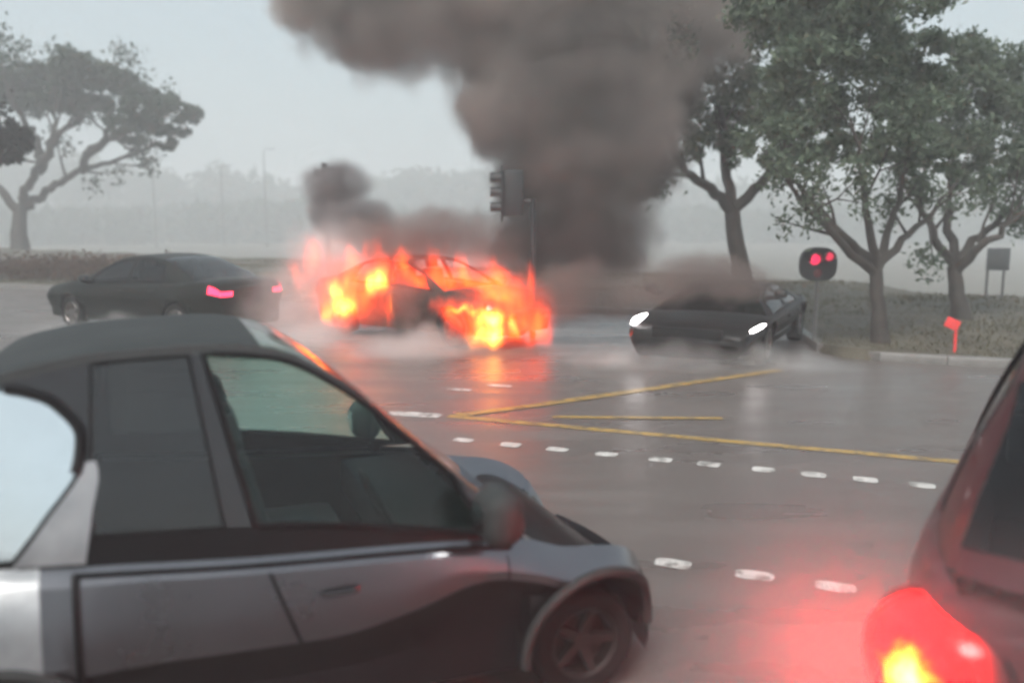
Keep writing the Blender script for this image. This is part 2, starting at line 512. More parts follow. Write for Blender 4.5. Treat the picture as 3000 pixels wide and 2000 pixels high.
# umbrella-crowned tree on the far left
cL = [(-27.1, 48.4, 9.2, 1.4), (-25.4, 48.4, 9.6, 1.3), (-23.8, 48.4, 9.6, 1.21), (-22.2, 48.4, 9.5, 1.21), (-20.8, 48.4, 9.0, 1.12), (-19.5, 48.4, 8.3, 1.12), (-18.5, 48.4, 7.4, 1.02), (-26.6, 48.4, 8.0, 0.93), (-25.0, 48.4, 8.1, 0.93), (-23.2, 48.4, 8.0, 0.84), (-21.6, 48.4, 7.8, 0.74), (-20.4, 48.4, 6.7, 0.74), (-18.7, 48.4, 6.6, 0.74), (-18.2, 48.4, 5.8, 0.47), (-28.9, 48.4, 9.2, 1.68), (-30.7, 48.4, 8.7, 1.68), (-21.3, 48.4, 6.2, 0.47)]
cL = [(x, y, z, r, r * 2.2) for x, y, z, r in spread(cL, 2.5)]
tree('umbrella_tree', 'wide umbrella-crowned tree with forked trunk at the far left verge', (-26.71, 48.4, 0.1),
     [(-26.71, 48.4, 0.1), (-26.62, 48.4, 1.51), (-26.47, 48.4, 2.51)],
     [[(-26.53, 48.4, 2.15), (-27.54, 48.4, 3.33), (-28.29, 47.4, 4.72), (-28.76, 46.4, 6.38), (-29, 46, 8.5)],
      [(-26.47, 48.4, 2.51), (-26.16, 48.4, 3.33), (-24.92, 47.4, 4.28), (-23.84, 46.4, 5.09), (-23.37, 46.4, 6.21), (-23.28, 46.4, 7.4), (-23, 46, 9)],
      [(-24.92, 47.4, 4.28), (-24.32, 47.4, 5.16), (-24.01, 48.4, 6.47), (-23.34, 49.4, 7.28), (-22.8, 50.4, 8.4)],
      [(-24.6, 47.4, 4.9), (-24.89, 47.4, 5.77), (-24.74, 46.4, 6.55), (-24.79, 45.4, 7.61), (-25, 45, 9)],
      [(-26.3, 48.4, 2.5), (-25.87, 49.4, 3.17), (-25.2, 50.4, 3.94), (-24.49, 51.4, 4.55), (-23.29, 51.4, 4.97), (-21.52, 51.4, 5.41), (-20.32, 51.4, 6.08)],
      [(-24.49, 51.4, 4.55), (-23.96, 50.9, 5.38), (-22.56, 50.4, 6.28), (-21.39, 49.4, 7.37), (-20.8, 49, 8.4)],
      [(-23.96, 50.9, 5.38), (-22.18, 50.4, 6.37), (-20.03, 49.4, 6.83), (-18.68, 48.4, 7.44)]],
     cL, 0.42, M['leaf_far'], 0.15, 95, twigs=0.4, amp=0.07, sub=17, zs=0.62)

# darker tree cut by the left edge of the picture
cD = [(-14.7, 26.0, 4.1, 0.75), (-14.4, 26.0, 3.8, 0.45), (-15.3, 26.0, 4.3, 0.9), (-15.9, 26.0, 3.6, 0.8), (-14.35, 26.0, 4.5, 0.35), (-15.6, 26.0, 5.1, 0.8), (-16.8, 26.2, 4.6, 1.1), (-16.6, 26.5, 5.6, 0.9)]
tree('dark_tree', 'dark dense tree cut off by the left edge of the picture', (-16.6, 26.2, 0.1),
     [(-16.6, 26.2, 0.1), (-16.55, 26.2, 1.4), (-16.5, 26.2, 2.6)],
     [[(-16.5, 26.2, 2.5), (-15.9, 26.1, 3.2), (-15.2, 26, 4.0), (-14.7, 26, 4.4)], [(-16.5, 26.2, 2.5), (-16.8, 26.2, 3.8), (-16.7, 26.3, 5.3)], [(-16.5, 26.2, 2.4), (-17.4, 26.4, 3.4), (-17.9, 26.5, 4.6)]],
     spread(cD, 0.6), 0.17, M['leaf_dark'], 0.09, 120, twigs=0.4, sub=22, shell=0.2)

# three street trees on the right
GA = 'street trees on the right verge'
cA = [(3.4, 18.4, 4.4, 0.78), (4.1, 18.4, 3.8, 0.71), (4.7, 18.4, 4.7, 0.99), (5.4, 18.4, 4.2, 0.85), (3.8, 18.4, 5.5, 0.99), (5.1, 18.4, 5.6, 1.06), (3.4, 18.4, 6.1, 1.06), (4.5, 18.4, 3.4, 0.42), (5.2, 18.4, 3.2, 0.39), (5.7, 18.4, 3.4, 0.5), (3.2, 18.4, 4.8, 0.42), (4.4, 18.4, 6.7, 1.42), (5.9, 18.4, 6.3, 1.1), (2.6, 18.6, 6.6, 1.0), (3.6, 18.6, 7.4, 1.3), (5.4, 18.6, 7.6, 1.4), (6.8, 18.6, 7.2, 1.3), (6.9, 18.6, 5.8, 1.0)]
tree('street_tree', 'thick-trunked leafy tree right behind the car with lit headlights', (4.86, 18.4, 0.15),
     [(4.86, 18.4, 0.15), (4.69, 18.4, 1.21), (4.52, 18.4, 2.18)],
     [[(4.52, 18.4, 2.18), (3.98, 18.1, 2.66), (3.43, 17.8, 2.95), (2.95, 17.4, 3.6), (2.9, 17.2, 4.6)],
      [(4.52, 18.4, 2.1), (4.41, 18.7, 3.16), (4.34, 19.0, 4.23), (4.13, 19.2, 5.5)],
      [(4.52, 18.4, 2.18), (5.09, 18.4, 2.74), (5.46, 18.1, 3.27), (5.74, 17.8, 4.1), (5.81, 17.4, 5.19)]],
     spread(cA, 1.2), 0.21, M['leaf_near'], 0.07, 140, GA, twigs=0.55, sub=12, shell=0.45)
cB = [(4.6, 13.6, 3.8, 0.73), (5.1, 13.6, 4.4, 0.84), (5.6, 13.6, 3.6, 0.73), (6.1, 13.6, 4.0, 0.79), (5.0, 13.6, 3.2, 0.42), (5.9, 13.6, 3.1, 0.42), (4.5, 13.6, 5.0, 0.79), (5.6, 13.6, 4.9, 0.73), (6.2, 13.6, 2.9, 0.31), (5.3, 13.6, 5.3, 0.84), (4.3, 13.6, 4.3, 0.63), (6.35, 13.7, 4.6, .45), (4.6, 13.7, 5.9, .9), (5.6, 13.8, 5.9, .8), (5.9, 13.7, 5.3, .6), (4.0, 13.8, 5.4, .7)]
tree('street_tree', 'slim low-forking tree between the red signal and the red marker', (5.74, 13.65, 0.12),
     [(5.74, 13.65, 0.12), (5.64, 13.61, 0.72), (5.57, 13.61, 1.32)],
     [[(5.57, 13.61, 1.32), (5.04, 13.61, 1.79), (4.73, 13.81, 2.23), (4.41, 14.01, 2.6), (4.02, 14.21, 3.1)],
      [(5.57, 13.61, 1.24), (4.78, 13.31, 1.82), (4.17, 12.91, 2.32), (3.68, 12.61, 2.75)],
      [(5.59, 13.61, 1.3), (5.84, 13.91, 1.86), (6.1, 14.11, 2.49), (6.2, 14.21, 3.34)],
      [(5.56, 13.61, 1.3), (5.34, 13.41, 2.02), (5.15, 13.21, 2.67), (4.91, 13.21, 3.5)],
      [(5.58, 13.61, 1.3), (5.97, 13.71, 1.76), (6.47, 13.91, 2.07), (6.96, 14.11, 2.6)]],
     spread(cB, 0.9), 0.125, M['leaf_near'], 0.055, 140, GA, twigs=0.55, sub=13, shell=0.45, amp=0.02)
cC = [(8.4, 16.7, 4.3, 0.96), (9.1, 16.7, 3.7, 0.96), (8.2, 16.7, 3.5, 0.77), (9.3, 16.7, 3.1, 0.51), (7.8, 16.7, 4.9, 0.77), (8.6, 16.7, 4.8, 0.58), (9.0, 16.7, 2.7, 0.32), (9.9, 16.7, 4.2, 0.9), (7.4, 16.7, 4.2, 0.7), (7.1, 16.5, 3.3, .5)]
tree('street_tree', 'rightmost street tree with limbs spreading over the grass', (8.52, 16.7, 0.18),
     [(8.52, 16.7, 0.18), (8.4, 16.7, 0.65), (8.3, 16.7, 1.17)],
     [[(8.3, 16.7, 1.17), (8.85, 16.9, 1.73), (9.38, 17.0, 2.18), (10.05, 17.0, 2.9)],
      [(8.34, 16.7, 1.04), (8.66, 16.4, 1.56), (9.02, 16.2, 2.0), (9.67, 16.1, 2.6)],
      [(8.3, 16.7, 1.2), (7.82, 16.5, 1.68), (7.44, 16.4, 2.3), (7.2, 16.4, 3.2)],
      [(8.3, 16.7, 1.2), (8.19, 16.8, 2.05), (8.23, 16.9, 2.69), (8.25, 16.9, 3.69)]],
     spread(cC, 1.0), 0.16, M['leaf_near'], 0.065, 130, GA, twigs=0.55, sub=12, shell=0.45, amp=0.025)

# distant wood fading into the rain
pts = []
for k in range(420):
    a = rng.uniform(-52, 52); d = rng.uniform(225, 300)
    x, y = d * math.sin(R(a)), d * math.cos(R(a))
    top = 13.0 + 2.5 * math.sin(a * 0.21 + 1) + 1.5 * math.sin(a * 0.63) - 1.6 * (a > 4) + rng.uniform(-1.2, 1.6)
    n = 150
    v = rng.normal(size=(n, 3)); v /= np.linalg.norm(v, axis=1)[:, None]
    w = rng.uniform(4.5, 9.0)
    v = v * rng.uniform(0.5, 1.0, (n, 1)) * np.array([w, w, (top + 3.2) * 0.55])
    pts.append(v + np.array([x, y, -3.2 + (top + 3.2) * 0.47]))
for k in range(330):                     # lower scrub in front of the wood
    a = rng.uniform(-50, 50); d = rng.uniform(175, 215)
    x, y = d * math.sin(R(a)), d * math.cos(R(a))
    top = 3.6 + 0.9 * math.sin(a * 0.3) + rng.uniform(-0.7, 0.9)
    v = rng.normal(size=(110, 3)); v /= np.linalg.norm(v, axis=1)[:, None]
    v = v * rng.uniform(0.4, 1.0, (110, 1)) * np.array([6.0, 6.0, (top + 3.6) * 0.55])
    pts.append(v + np.array([x, y, -3.6 + (top + 3.6) * 0.45]))
tag(leaf_mesh('far_treeline', np.concatenate(pts), 1.6, M['leaf_far']), 'grey band of far-off woods fading into the rain', 'woods', kind='stuff')

# grass tufts on the near part of the verge
def grass():
    n = 42000
    s = rng.uniform(-9, 30, n); f = rng.uniform(0, 1, n) ** 1.3
    V = np.zeros((n * 3, 3))
    for i in range(n):
        k = kerb_t(s[i]) + 0.2; c = max(crest(s[i]), k + 3)
        t = k + f[i] * (c - k)
        p = np.array(st(s[i], t, ground_z(s[i], t) - 0.01))
        h = rng.uniform(0.03, 0.09); a = rng.uniform(0, 6.28); w = 0.012 + 0.012 * f[i]
        V[3 * i] = p + [math.cos(a) * w, math.sin(a) * w, 0]
        V[3 * i + 1] = p - [math.cos(a) * w, math.sin(a) * w, 0]
        V[3 * i + 2] = p + [rng.normal() * 0.04, rng.normal() * 0.04, h]
    me = bpy.data.meshes.new('grass')
    me.vertices.add(3 * n); me.vertices.foreach_set('co', V.astype(np.float32).ravel())
    me.loops.add(3 * n); me.loops.foreach_set('vertex_index', np.arange(3 * n, dtype=np.int32))
    me.polygons.add(n); me.polygons.foreach_set('loop_start', np.arange(0, 3 * n, 3, dtype=np.int32))
    me.update(calc_edges=True); me.materials.append(M['grass'])
    o = bpy.data.objects.new('grass', me); col.objects.link(o)
    return tag(o, 'short wet grass on the verge behind the kerb', 'grass', kind='stuff')
grass()

# low reddish hedge at the far left
hp = []
for k in range(90):
    s_, t_ = rng.uniform(17.5, 31), rng.uniform(19.4, 20.9)
    c = np.array(st(s_, t_, 0.25 + rng.uniform(0.1, 0.35)))
    hp.append(c + rng.normal(size=(110, 3)) * np.array([0.35, 0.35, 0.16]))
hd = empty('hedge', st(24, 20.1, 0.1))
tag(hd, 'low reddish brown hedge along the far left kerb', 'hedge')
b = np.array(hd.location)
leaf_mesh('foliage', np.concatenate(hp) - b, 0.07, M['leaf_hedge'], hd)

# ------------------------------------------------------------------ cars
def wheel(root, x, side, y, rad, wid, rim_mat):
    t = MB()
    w2, r = wid / 2, rad
    Mt = Matrix.Translation((x, y * side, rad)) @ Matrix.Scale(side, 4, (0, 1, 0))
    t.lathe([(r * .66, -w2), (r * .9, -w2), (r * .98, -w2 * .8), (r, -w2 * .4), (r, w2 * .4), (r * .98, w2 * .8), (r * .9, w2), (r * .66, w2 * .9), (r * .64, 0)], 40, Mt)
    ty = t.build('wheel', M['tyre'], root)
    q = MB()
    q.lathe([(r * .655, w2 * .88), (r * .63, w2 * .95), (r * .58, w2 * .8), (r * .56, w2 * .1), (0.02, w2 * .1)], 40, Mt)
    for k in range(5):
        a = 2 * math.pi * k / 5
        c, s_ = math.cos(a), math.sin(a)
        p = [(r * .08, w2 * .62, r * .14), (r * .58, w2 * .84, r * .085)]
        A = []
        for rr, yy, hw in p:
            A.append([Mt @ Vector((c * rr - s_ * o, yy + dz, s_ * rr + c * o)) for o, dz in ((-hw, -.03), (-hw * .7, 0), (hw * .7, 0), (hw, -.03))])
        q.grid(A)
    q.lathe([(r * .16, w2 * .55), (r * .14, w2 * .68), (0.005, w2 * .7)], 20, Mt)
    q.build('rim', rim_mat, ty)
    return ty

def make_car(name, P, loc, heading, mats, label):
    """a car lofted from profile curves; x forward, y left, origin on the road"""
    root = empty(name, loc, R(heading))
    tag(root, label, 'car')
    xr, xf = P['xr'], P['xf']
    W0, belt, top, sill, crease = P['W'], P['belt'], P['top'], P['sill'], P['crease']
    xg0, xg1 = P['xg0'], P['xg1']
    axles, RA = P['axles'], P['arch']
    zw = P['wheel']
    shear = P.get('shear', lambda x: 0.0)
    def endf(x):
        d = max(x - (xf - 0.3), (xr + 0.3) - x, 0) / 0.3
        return math.sqrt(max(0, 1 - min(d, 1) ** 2.4))
    def section(x):
        e = endf(x)
        W = W0(x) * (0.84 + 0.16 * e)
        T = top(x) - (1 - e) * P.get('nose', 0.16)
        S = sill + (1 - e) * 0.08
        zc = min(crease(x), T - 0.13)
        fl = sum(P.get('flare', 0.03) * math.exp(-((x - a) / (RA * 1.05)) ** 4) for a in axles)
        incab = xg0 < x < xg1
        cr = 0.0 if incab else 0.045 * W0(x)
        if P.get('dip') and x > xg1: cr = -P['dip'](x)
        rows = [(0, T + cr), (.45 * W, T + .85 * cr), (.8 * W, T + .4 * cr), (.915 * W, T - .004), (.955 * W, T - .03),
                (.978 * W + fl * .3, T - .06), (W + fl * .7, (T - .06) * .5 + zc * .5), (1.004 * W + fl, zc + .012), (.985 * W + fl, zc - .03), (.94 * W + fl, zc - .10),
                (.885 * W + fl, (zc + S) * .5 - .02), (.9 * W + fl, S + .11), (.885 * W + fl, S + .015), (.86 * W + fl * .5, S), (0, S + .01)]
        za = -1
        for a in axles:
            if abs(x - a) < RA:
                za = max(za, zw + math.sqrt(RA ** 2 - (x - a) ** 2) * 1.0)
        out = []
        for j, (y, z) in enumerate(rows):
            if j >= 6 and z < za:
                z = min(za, T - .05)
                if j < 13: y = max(y, (W + fl) * 0.985) - 0.012 * max(0, j - 8)
            k = shear(x) if za < 0 else 0.0
            out.append((x + k * (T - z), y, z))
        return out
    xs = set(np.linspace(xr, xf, 46).tolist()) | {xf - 0.3 * (1 - math.cos(t)) for t in np.linspace(0, 1.5708, 9)} | {xr + 0.3 * (1 - math.cos(t)) for t in np.linspace(0, 1.5708, 9)}
    for a in axles:
        xs |= {a + RA * math.cos(t) for t in np.linspace(0.0, math.pi, 29)}
        xs |= {a + RA * 1.002, a - RA * 1.002}
    keys = [v for d in P.get('doors', []) for v in d] + [xg0, xg1] + [v for q in P.get('regions', []) for v in q[2:4]]
    xs = [x for x in xs if all(abs(x - k) > 0.018 for k in keys)] + keys
    xs = sorted(set(round(x, 4) for x in xs))
    secs = [section(x) for x in xs]
    body = MB(); clad = MB()
    doors = {(d, s): MB() for d in P.get('doors', []) for s in (1, -1)}
    regs = {(i, s): MB() for i in range(len(P.get('regions', []))) for s in (1, -1)}
    def flip(p, s): return (p[0], p[1] * s, p[2])
    for i in range(len(xs) - 1):
        xm = (xs[i] + xs[i + 1]) / 2
        for j in range(14):
            if xg0 < xm < xg1 and j < 3: continue
            for s in (1, -1):
                q = [secs[i][j], secs[i + 1][j], secs[i + 1][j + 1], secs[i][j + 1]]
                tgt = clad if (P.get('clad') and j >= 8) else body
                for d in P.get('doors', []) if tgt is body else []:
                    if d[0] < xm < d[1] and 5 <= j < 11:
                        tgt = doors[(d, s)]
                        g_ = 0.007
                        q = [(p[0] + (g_ if (abs(xs[i] - d[0]) < 1e-4 and n_ in (0, 3)) else 0) - (g_ if (abs(xs[i + 1] - d[1]) < 1e-4 and n_ in (1, 2)) else 0), p[1] - (0.004 if False else 0), p[2]) for n_, p in enumerate(q)]
                for ri, rg in enumerate(P.get('regions', [])):
                    if rg[2] <= xm <= rg[3] and rg[4] <= j < rg[5]:
                        tgt = regs[(ri, s)]
                        q = [(p[0], p[1] + 0.006, p[2]) for p in q]
                tgt.face(*[flip(p, s) for p in q])
    # nose and tail
    for end, sec in ((1, secs[-1]), (-1, secs[0])):
        ny = 12
        rows = []
        for j, p in enumerate(sec):
            rows.append([(p[0] + end * 0.07 * (1 - (2 * k / ny - 1) ** 2), p[1] * (2 * k / ny - 1), p[2]) for k in range(ny + 1)])
        for j in range(14):
            for k in range(ny):
                ym = abs(2 * (k + .5) / ny - 1); s = 1 if k >= ny / 2 else -1
                tgt = body
                q = [rows[j][k], rows[j][k + 1], rows[j + 1][k + 1], rows[j + 1][k]]
                for ri, rg in enumerate(P.get('regions', [])):
                    if len(rg) > 6 and rg[6] == end and rg[7] <= ym <= rg[8] and rg[9] <= j < rg[10]:
                        tgt = regs[(ri, s)]
                        q = [(p[0] + end * .006, p[1], p[2]) for p in q]
                tgt.face(*q)
    body.build('body', mats['paint'], root, angle=28)
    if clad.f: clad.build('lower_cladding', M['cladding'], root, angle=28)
    if P.get('doors'):
        for s in (1, -1):
            inner = MB()
            a, b = min(d[0] for d in P['doors']) - .06, max(d[1] for d in P['doors']) + .06
            rr = []
            for x in np.linspace(a, b, 14):
                sc = section(x); rr.append([(p[0], (p[1] - .03) * s, p[2]) for p in sc[5:12]])
            inner.grid(rr)
            inner.build('door_frame', M['trim'], root)
    dobj = {}
    for (d, s), mb in doors.items():
        if mb.f: dobj[(d, s)] = mb.build('door', mats['paint'], root, angle=28)
    for (ri, s), mb in regs.items():
        if mb.f: mb.build(P['regions'][ri][0], P['regions'][ri][1], root)
    # greenhouse
    ze, ye, yb = P['ze'], P['ye'], (lambda x: W0(x) * (0.84 + 0.16 * endf(x)) * 0.925)
    def side(x, v, s, off=0.0):
        z0 = belt(x) - 0.012
        z = z0 + (max(ze(x), z0 + .004) - z0) * v
        y = yb(x) + (min(ye(x), yb(x)) - yb(x)) * (v ** 1.35)
        return (x, (y + off) * s, z)
    def patch(mb, a, b, v0, v1, s, nu=14, nv=7, off=0.0, sl=None):
        rr = []
        for i in range(nu + 1):
            u = i / nu
            rr.append([side((a[0] + (b[0] - a[0]) * u) * (1 - v) + (a[1] + (b[1] - a[1]) * u) * v, v, s, off) for v in [v0 + (v1 - v0) * k / nv for k in range(nv + 1)]])
        mb.grid(rr)
    segs = P['segs']                           # list of (x at belt, x at rail, kind of the piece that follows)
    v0, v1 = P.get('v0', 0.1), P.get('v1', 0.91)
    for s in (1, -1):
        blk = MB(); rail = MB()
        full = (segs[0][:2], segs[-1][:2])
        for i in range(len(segs) - 1):
            a, b, kind = segs[i], segs[i + 1], segs[i][2]
            if kind == 'pillar':
                pil = MB(); patch(pil, a, b, v0, v1, s, 8)
                pil.build('pillar', mats.get('pillar', mats['paint']), root)
            elif kind == 'black': patch(blk, a, b, v0, v1, s, 4, off=0.003)
            else:
                if mats.get(kind):
                    w = MB(); patch(w, a, b, v0, v1, s, off=-0.004)
                    w.build('side_window', mats[kind], root)
                f = MB()                        # black seal round the pane
                loop = []
                L = lambda u, v: side((a[0] + (b[0] - a[0]) * u) * (1 - v) + (a[1] + (b[1] - a[1]) * u) * v, v, s, 0.001)
                loop += [L(k / 20, v0) for k in range(20)] + [L(1, v0 + (v1 - v0) * k / 8) for k in range(8)]
                loop += [L(1 - k / 20, v1) for k in range(20)] + [L(0, v1 - (v1 - v0) * k / 8) for k in range(9)]
                f.tube(loop, P.get('seal', 0.012) * (.45 if kind == 'glass_r' else 1), 6, cap=False)
                f.build('window_seal', M['trim'], root)
            patch(blk, a, b, 0.0, v0, s, 14, 2)
            patch(rail, a, b, v1, 1.0, s, 14, 2)
        rail.build('roof_rail', mats.get('roof', mats['paint']), root)
        if blk.f: blk.build('belt_trim', M['trim'], root)
    # roof, windscreen, rear screen
    zc, xw, xsr = P['zc'], P['xw'], P['xs']
    bow = P.get('bow', 0.14)
    xm = (xg0 + xg1) / 2
    def arc(x, w):
        y = ye(x) if ze(x) > belt(x) + .02 else min(ye(x), yb(x))
        y = min(y, yb(x))
        k = math.sin(w * math.pi / 2)
        t = (x - xm) / (xg1 - xm) if x > xm else (x - xm) / (xm - xg0)
        z0 = max(ze(x), belt(x) - .008)
        return (x + bow * t * abs(t) * k, y * math.cos(w * math.pi / 2) ** 0.8 if w < 1 else 0, z0 + (max(zc(x), z0) - z0) * k)
    ws = [0, .04, .09, .16, .25, .36, .5, .66, .83, 1.0]
    gx = sorted(set([round(v, 4) for v in list(np.linspace(xg0, xg1, 44)) + [xw, xsr, xg0 + .05, xg1 - .04]]))
    roof, wsc, rsc = MB(), MB(), MB()
    for i in range(len(gx) - 1):
        m_ = (gx[i] + gx[i + 1]) / 2
        for k in range(len(ws) - 1):
            for s in (1, -1):
                q = [flip(arc(gx[i], ws[k]), s), flip(arc(gx[i + 1], ws[k]), s), flip(arc(gx[i + 1], ws[k + 1]), s), flip(arc(gx[i], ws[k + 1]), s)]
                if m_ > xw and k >= 2: wsc.face(*q)
                elif m_ < xsr and m_ > xg0 + .05 and k >= 2: rsc.face(*q)
                else: roof.face(*q)
    roof.build('roof', mats.get('roof', mats['paint']), root)
    if mats.get('screen'):
        wsc.build('windscreen', mats['screen'], root)
        rsc.build('rear_window', mats.get('rear', mats['screen']), root)
    # floor and dash so that one does not look through the car's middle
    it = MB()
    it.box(((xg0 + xg1) / 2, 0, sill + .12), (xg1 - xg0 - .1, W0(0) * 1.7, .1))
    it.box((xg1 - .28, 0, belt(xg1) - .12), (.42, W0(xg1) * 1.6, .2))
    it.box((xg0 + .2, 0, belt(xg0) - .15), (.35, W0(xg0) * 1.5, .18))
    it.build('interior', M['interior'], root, bevel=.03)
    for sx, sy in P.get('seats', []):
        sb = MB()
        rotm = Matrix.Rotation(R(-14), 3, 'Y')
        sb.box((sx, sy, sill + .34), (.5, .46, .16))
        sb.box((sx - .25, sy, sill + .68), (.13, .46, .6), rotm)
        so = sb.build('seat', M['seat'], root, bevel=.04)
        hb = MB(); hb.box((sx - .33, sy, sill + 1.08), (.1, .26, .18), rotm)
        hb.build('headrest', M['seat'], so, bevel=.035)
    for a in axles:
        for s in (1, -1):
            wheel(root, a, s, P['track'], P.get('tyre_r', zw), P.get('tyre_w', .2), mats.get('rim', M['rim']))
    return root, dobj, section, side

def mirror(root, x, y, z, side, mat, sc=1.0, h=.2):
    m = MB()
    rr = []
    for k in range(9):
        t = k / 8; w = math.sin(math.pi * min(1, .1 + t * .8)) ** .5
        d = -.06 + .16 * t
        rr.append([(x + d * sc, y + side * (.02 + .11 * sc * (1 + math.copysign(abs(math.cos(a)) ** .6, math.cos(a)) * w)), z + h * .5 * math.copysign(abs(math.sin(a)) ** .62, math.sin(a)) * w * (1 - .22 * (math.cos(a) + 1) / 2)) for a in [2 * math.pi * i / 24 for i in range(25)]])
    m.grid(rr)
    m.face(*rr[-1][:-1]); m.face(*rr[0][:-1])
    h_ = m.build('mirror_housing', mat, root, angle=50)
    b = MB()
    b.tube([(x + .03, y - side * .09, z - h * .42), (x + .02, y + side * .05, z - h * .44), (x + .02, y + side * .12, z - h * .3)], [.035, .03, .025], 8)
    b.build('mirror_arm', M['trim'], h_)
    g_ = MB()
    g_.face(*[(p[0] - .004, y + (p[1] - y) * .96 + side * .004, z + (p[2] - z) * .93) for p in rr[0][:-1]])
    g_.build('mirror_glass', M['mirror'], h_)
    return h_

def handle(parent, section, x0, x1, side, z_off=-.14, mat=None):
    a = section(x0); b = section(x1)
    def pt(s_, out):
        p5, p6 = s_[5], s_[6]
        f = .75
        return Vector((p5[0] + (p6[0] - p5[0]) * f, (p5[1] + (p6[1] - p5[1]) * f + out) * side, p5[2] + (p6[2] - p5[2]) * f))
    m = MB()
    A, B = pt(a, 0), pt(b, 0)
    A2, B2 = pt(a, .026), pt(b, .026)
    m.tube([A, A2.lerp(B2, .08), A2.lerp(B2, .5), A2.lerp(B2, .92), B], [.008, .011, .012, .011, .008], 10)
    return m.build('handle', mat or M['trim'], parent)

# --- the tall dark hatchback in the foreground
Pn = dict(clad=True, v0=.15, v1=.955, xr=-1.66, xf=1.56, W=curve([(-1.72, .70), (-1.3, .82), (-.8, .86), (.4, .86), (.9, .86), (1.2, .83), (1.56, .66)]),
          belt=curve([(-1.72, .99), (-1.0, .955), (-.3, .895), (.5, .845), (.95, .83)]),
          top=curve([(-1.72, .97), (-1.2, .965), (-.9, .948), (-.3, .895), (.5, .845), (.82, .80), (1.0, .74), (1.2, .71), (1.4, .64), (1.56, .46)]), dip=curve([(.82, 0.02), (1.0, .15), (1.3, .24), (1.56, .2)]),
          sill=.2, crease=curve([(-1.72, .66), (-.85, .6), (-.12, .57), (.22, .615), (.58, .69), (.76, .70), (1.13, .68), (1.56, .5)]),
          xg0=-1.5, xg1=.82, axles=(1.13, -1.14), arch=.345, wheel=.29, flare=.05, nose=.2,
          doors=[(-.87, -.25), (-.25, .72)], shear=curve([(-1.72, 0), (-.9, .02), (-.6, .1), (-.25, .36), (.3, .25), (.72, 0.0), (1.86, 0)]),
          ze=curve([(-1.5, .98), (-1.42, 1.2), (-1.3, 1.43), (-1.1, 1.585), (-.75, 1.645), (-.4, 1.655), (-.15, 1.625), (.1, 1.49), (.35, 1.265), (.6, 1.02), (.82, .835)]),
          ye=curve([(-1.5, .70), (-1.1, .60), (-.7, .55), (-.2, .55), (.1, .60), (.5, .71), (.82, .79)]),
          zc=curve([(-1.5, .99), (-1.42, 1.21), (-1.3, 1.45), (-1.08, 1.615), (-.75, 1.665), (-.4, 1.675), (-.13, 1.635), (.12, 1.482), (.37, 1.252), (.6, 1.02), (.82, .84)]), bow=.05,
          xw=-.2, xs=-1.15, segs=[(-1.5, -1.5, 'pillar'), (-.82, -.80, 'glass_r'), (-.36, -.47, 'pillar'), (-.24, -.42, 'glass_f'), (.7, .52, 'pillar'), (.82, .82, '')],
          track=.66, tyre_w=.19, tyre_r=.25, seats=[(-.0, .36), (-.0, -.36)], seal=.013,
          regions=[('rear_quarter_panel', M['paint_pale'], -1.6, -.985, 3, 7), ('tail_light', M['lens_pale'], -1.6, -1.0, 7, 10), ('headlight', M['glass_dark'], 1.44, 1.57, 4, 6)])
near, nd, nsec, nside = make_car('hatchback', Pn, (-1.0, 4.0, 0), 22, dict(paint=M['paint_near'], roof=M['roof_matt'], rim=M['rim_dark'], pillar=M['pillar_black'], glass_r=M['glass_privacy'], glass_f=M['glass_side'], screen=M['glass_screen'], rear=M['glass_privacy']),
    'dark grey hatchback with tall rounded roof and black mirror, nearest the camera')
for s in (-1, 1):
    mirror(near, .60 if s < 0 else .52, s * .86, .99 if s < 0 else .95, s, M['plastic'], 1.05, .27)
    for d, (a, b) in {(-.25, .72): (-.1, .05)}.items():
        handle(nd[(d, s)], nsec, a, b, s, mat=M['pillar_black'])
    t = MB()                                   # belt moulding
    t.tube([(x, s * (Pn['W'](x) * .962), Pn['top'](x) - .03) for x in np.linspace(-.87, .74, 24)], .009, 6)
    t.build('belt_moulding', M['trim'], near)
    q = MB(); q.tube([(p_[0], s * (p_[1] - .004), p_[2]) for p_ in nsec(-.875)[4:12]], .016, 8); q.build('door_seal', M['trim'], near)
    t = MB()                                   # lip round the front and rear wheel openings
    for ax in Pn['axles']:
        t = MB()
        t.tube([(ax + .346 * math.cos(a), s * (max(q_[1] for q_ in nsec(ax + .346 * math.cos(a))) - .004), .29 + .346 * math.sin(a)) for a in np.linspace(-.05, math.pi + .05, 30)], .024, 8)
        t.build('wheel_arch_lip', M['plastic'], near)
for s in (-1, 1):
    # mirror-finished quarter window, its black seal, and pale pillar painted as a sky streak
    edge = curve([(0.0, -1.1), (.25, -.97), (.5, -.85), (.62, -.84), (.8, -.92), (.97, -1.12)])
    q = MB()
    q.grid([[nside(-1.44 + (edge(v) + 1.44) * k / 8, v, s, .007) for k in range(9)] for v in np.linspace(.06, .92, 22)])
    q.build('quarter_window', M['glass_mirror'], near)
    q = MB(); q.tube([nside(edge(v), v, s, .008) for v in np.linspace(.45, .93, 22)], .02, 8); q.build('window_seal', M['trim'], near)
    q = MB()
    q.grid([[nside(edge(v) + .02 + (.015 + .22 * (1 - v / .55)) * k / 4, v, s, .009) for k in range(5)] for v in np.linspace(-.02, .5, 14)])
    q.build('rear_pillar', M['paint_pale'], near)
sw = MB()
sw.lathe([(.17, -.014), (.184, 0), (.17, .014), (.156, 0), (.17, -.014)], 28, Matrix.Translation((.3, -.36, .88)) @ Matrix.Rotation(R(65), 4, 'Y') @ Matrix.Rotation(R(90), 4, 'X'))
sw.build('steering_wheel', M['interior'], near)

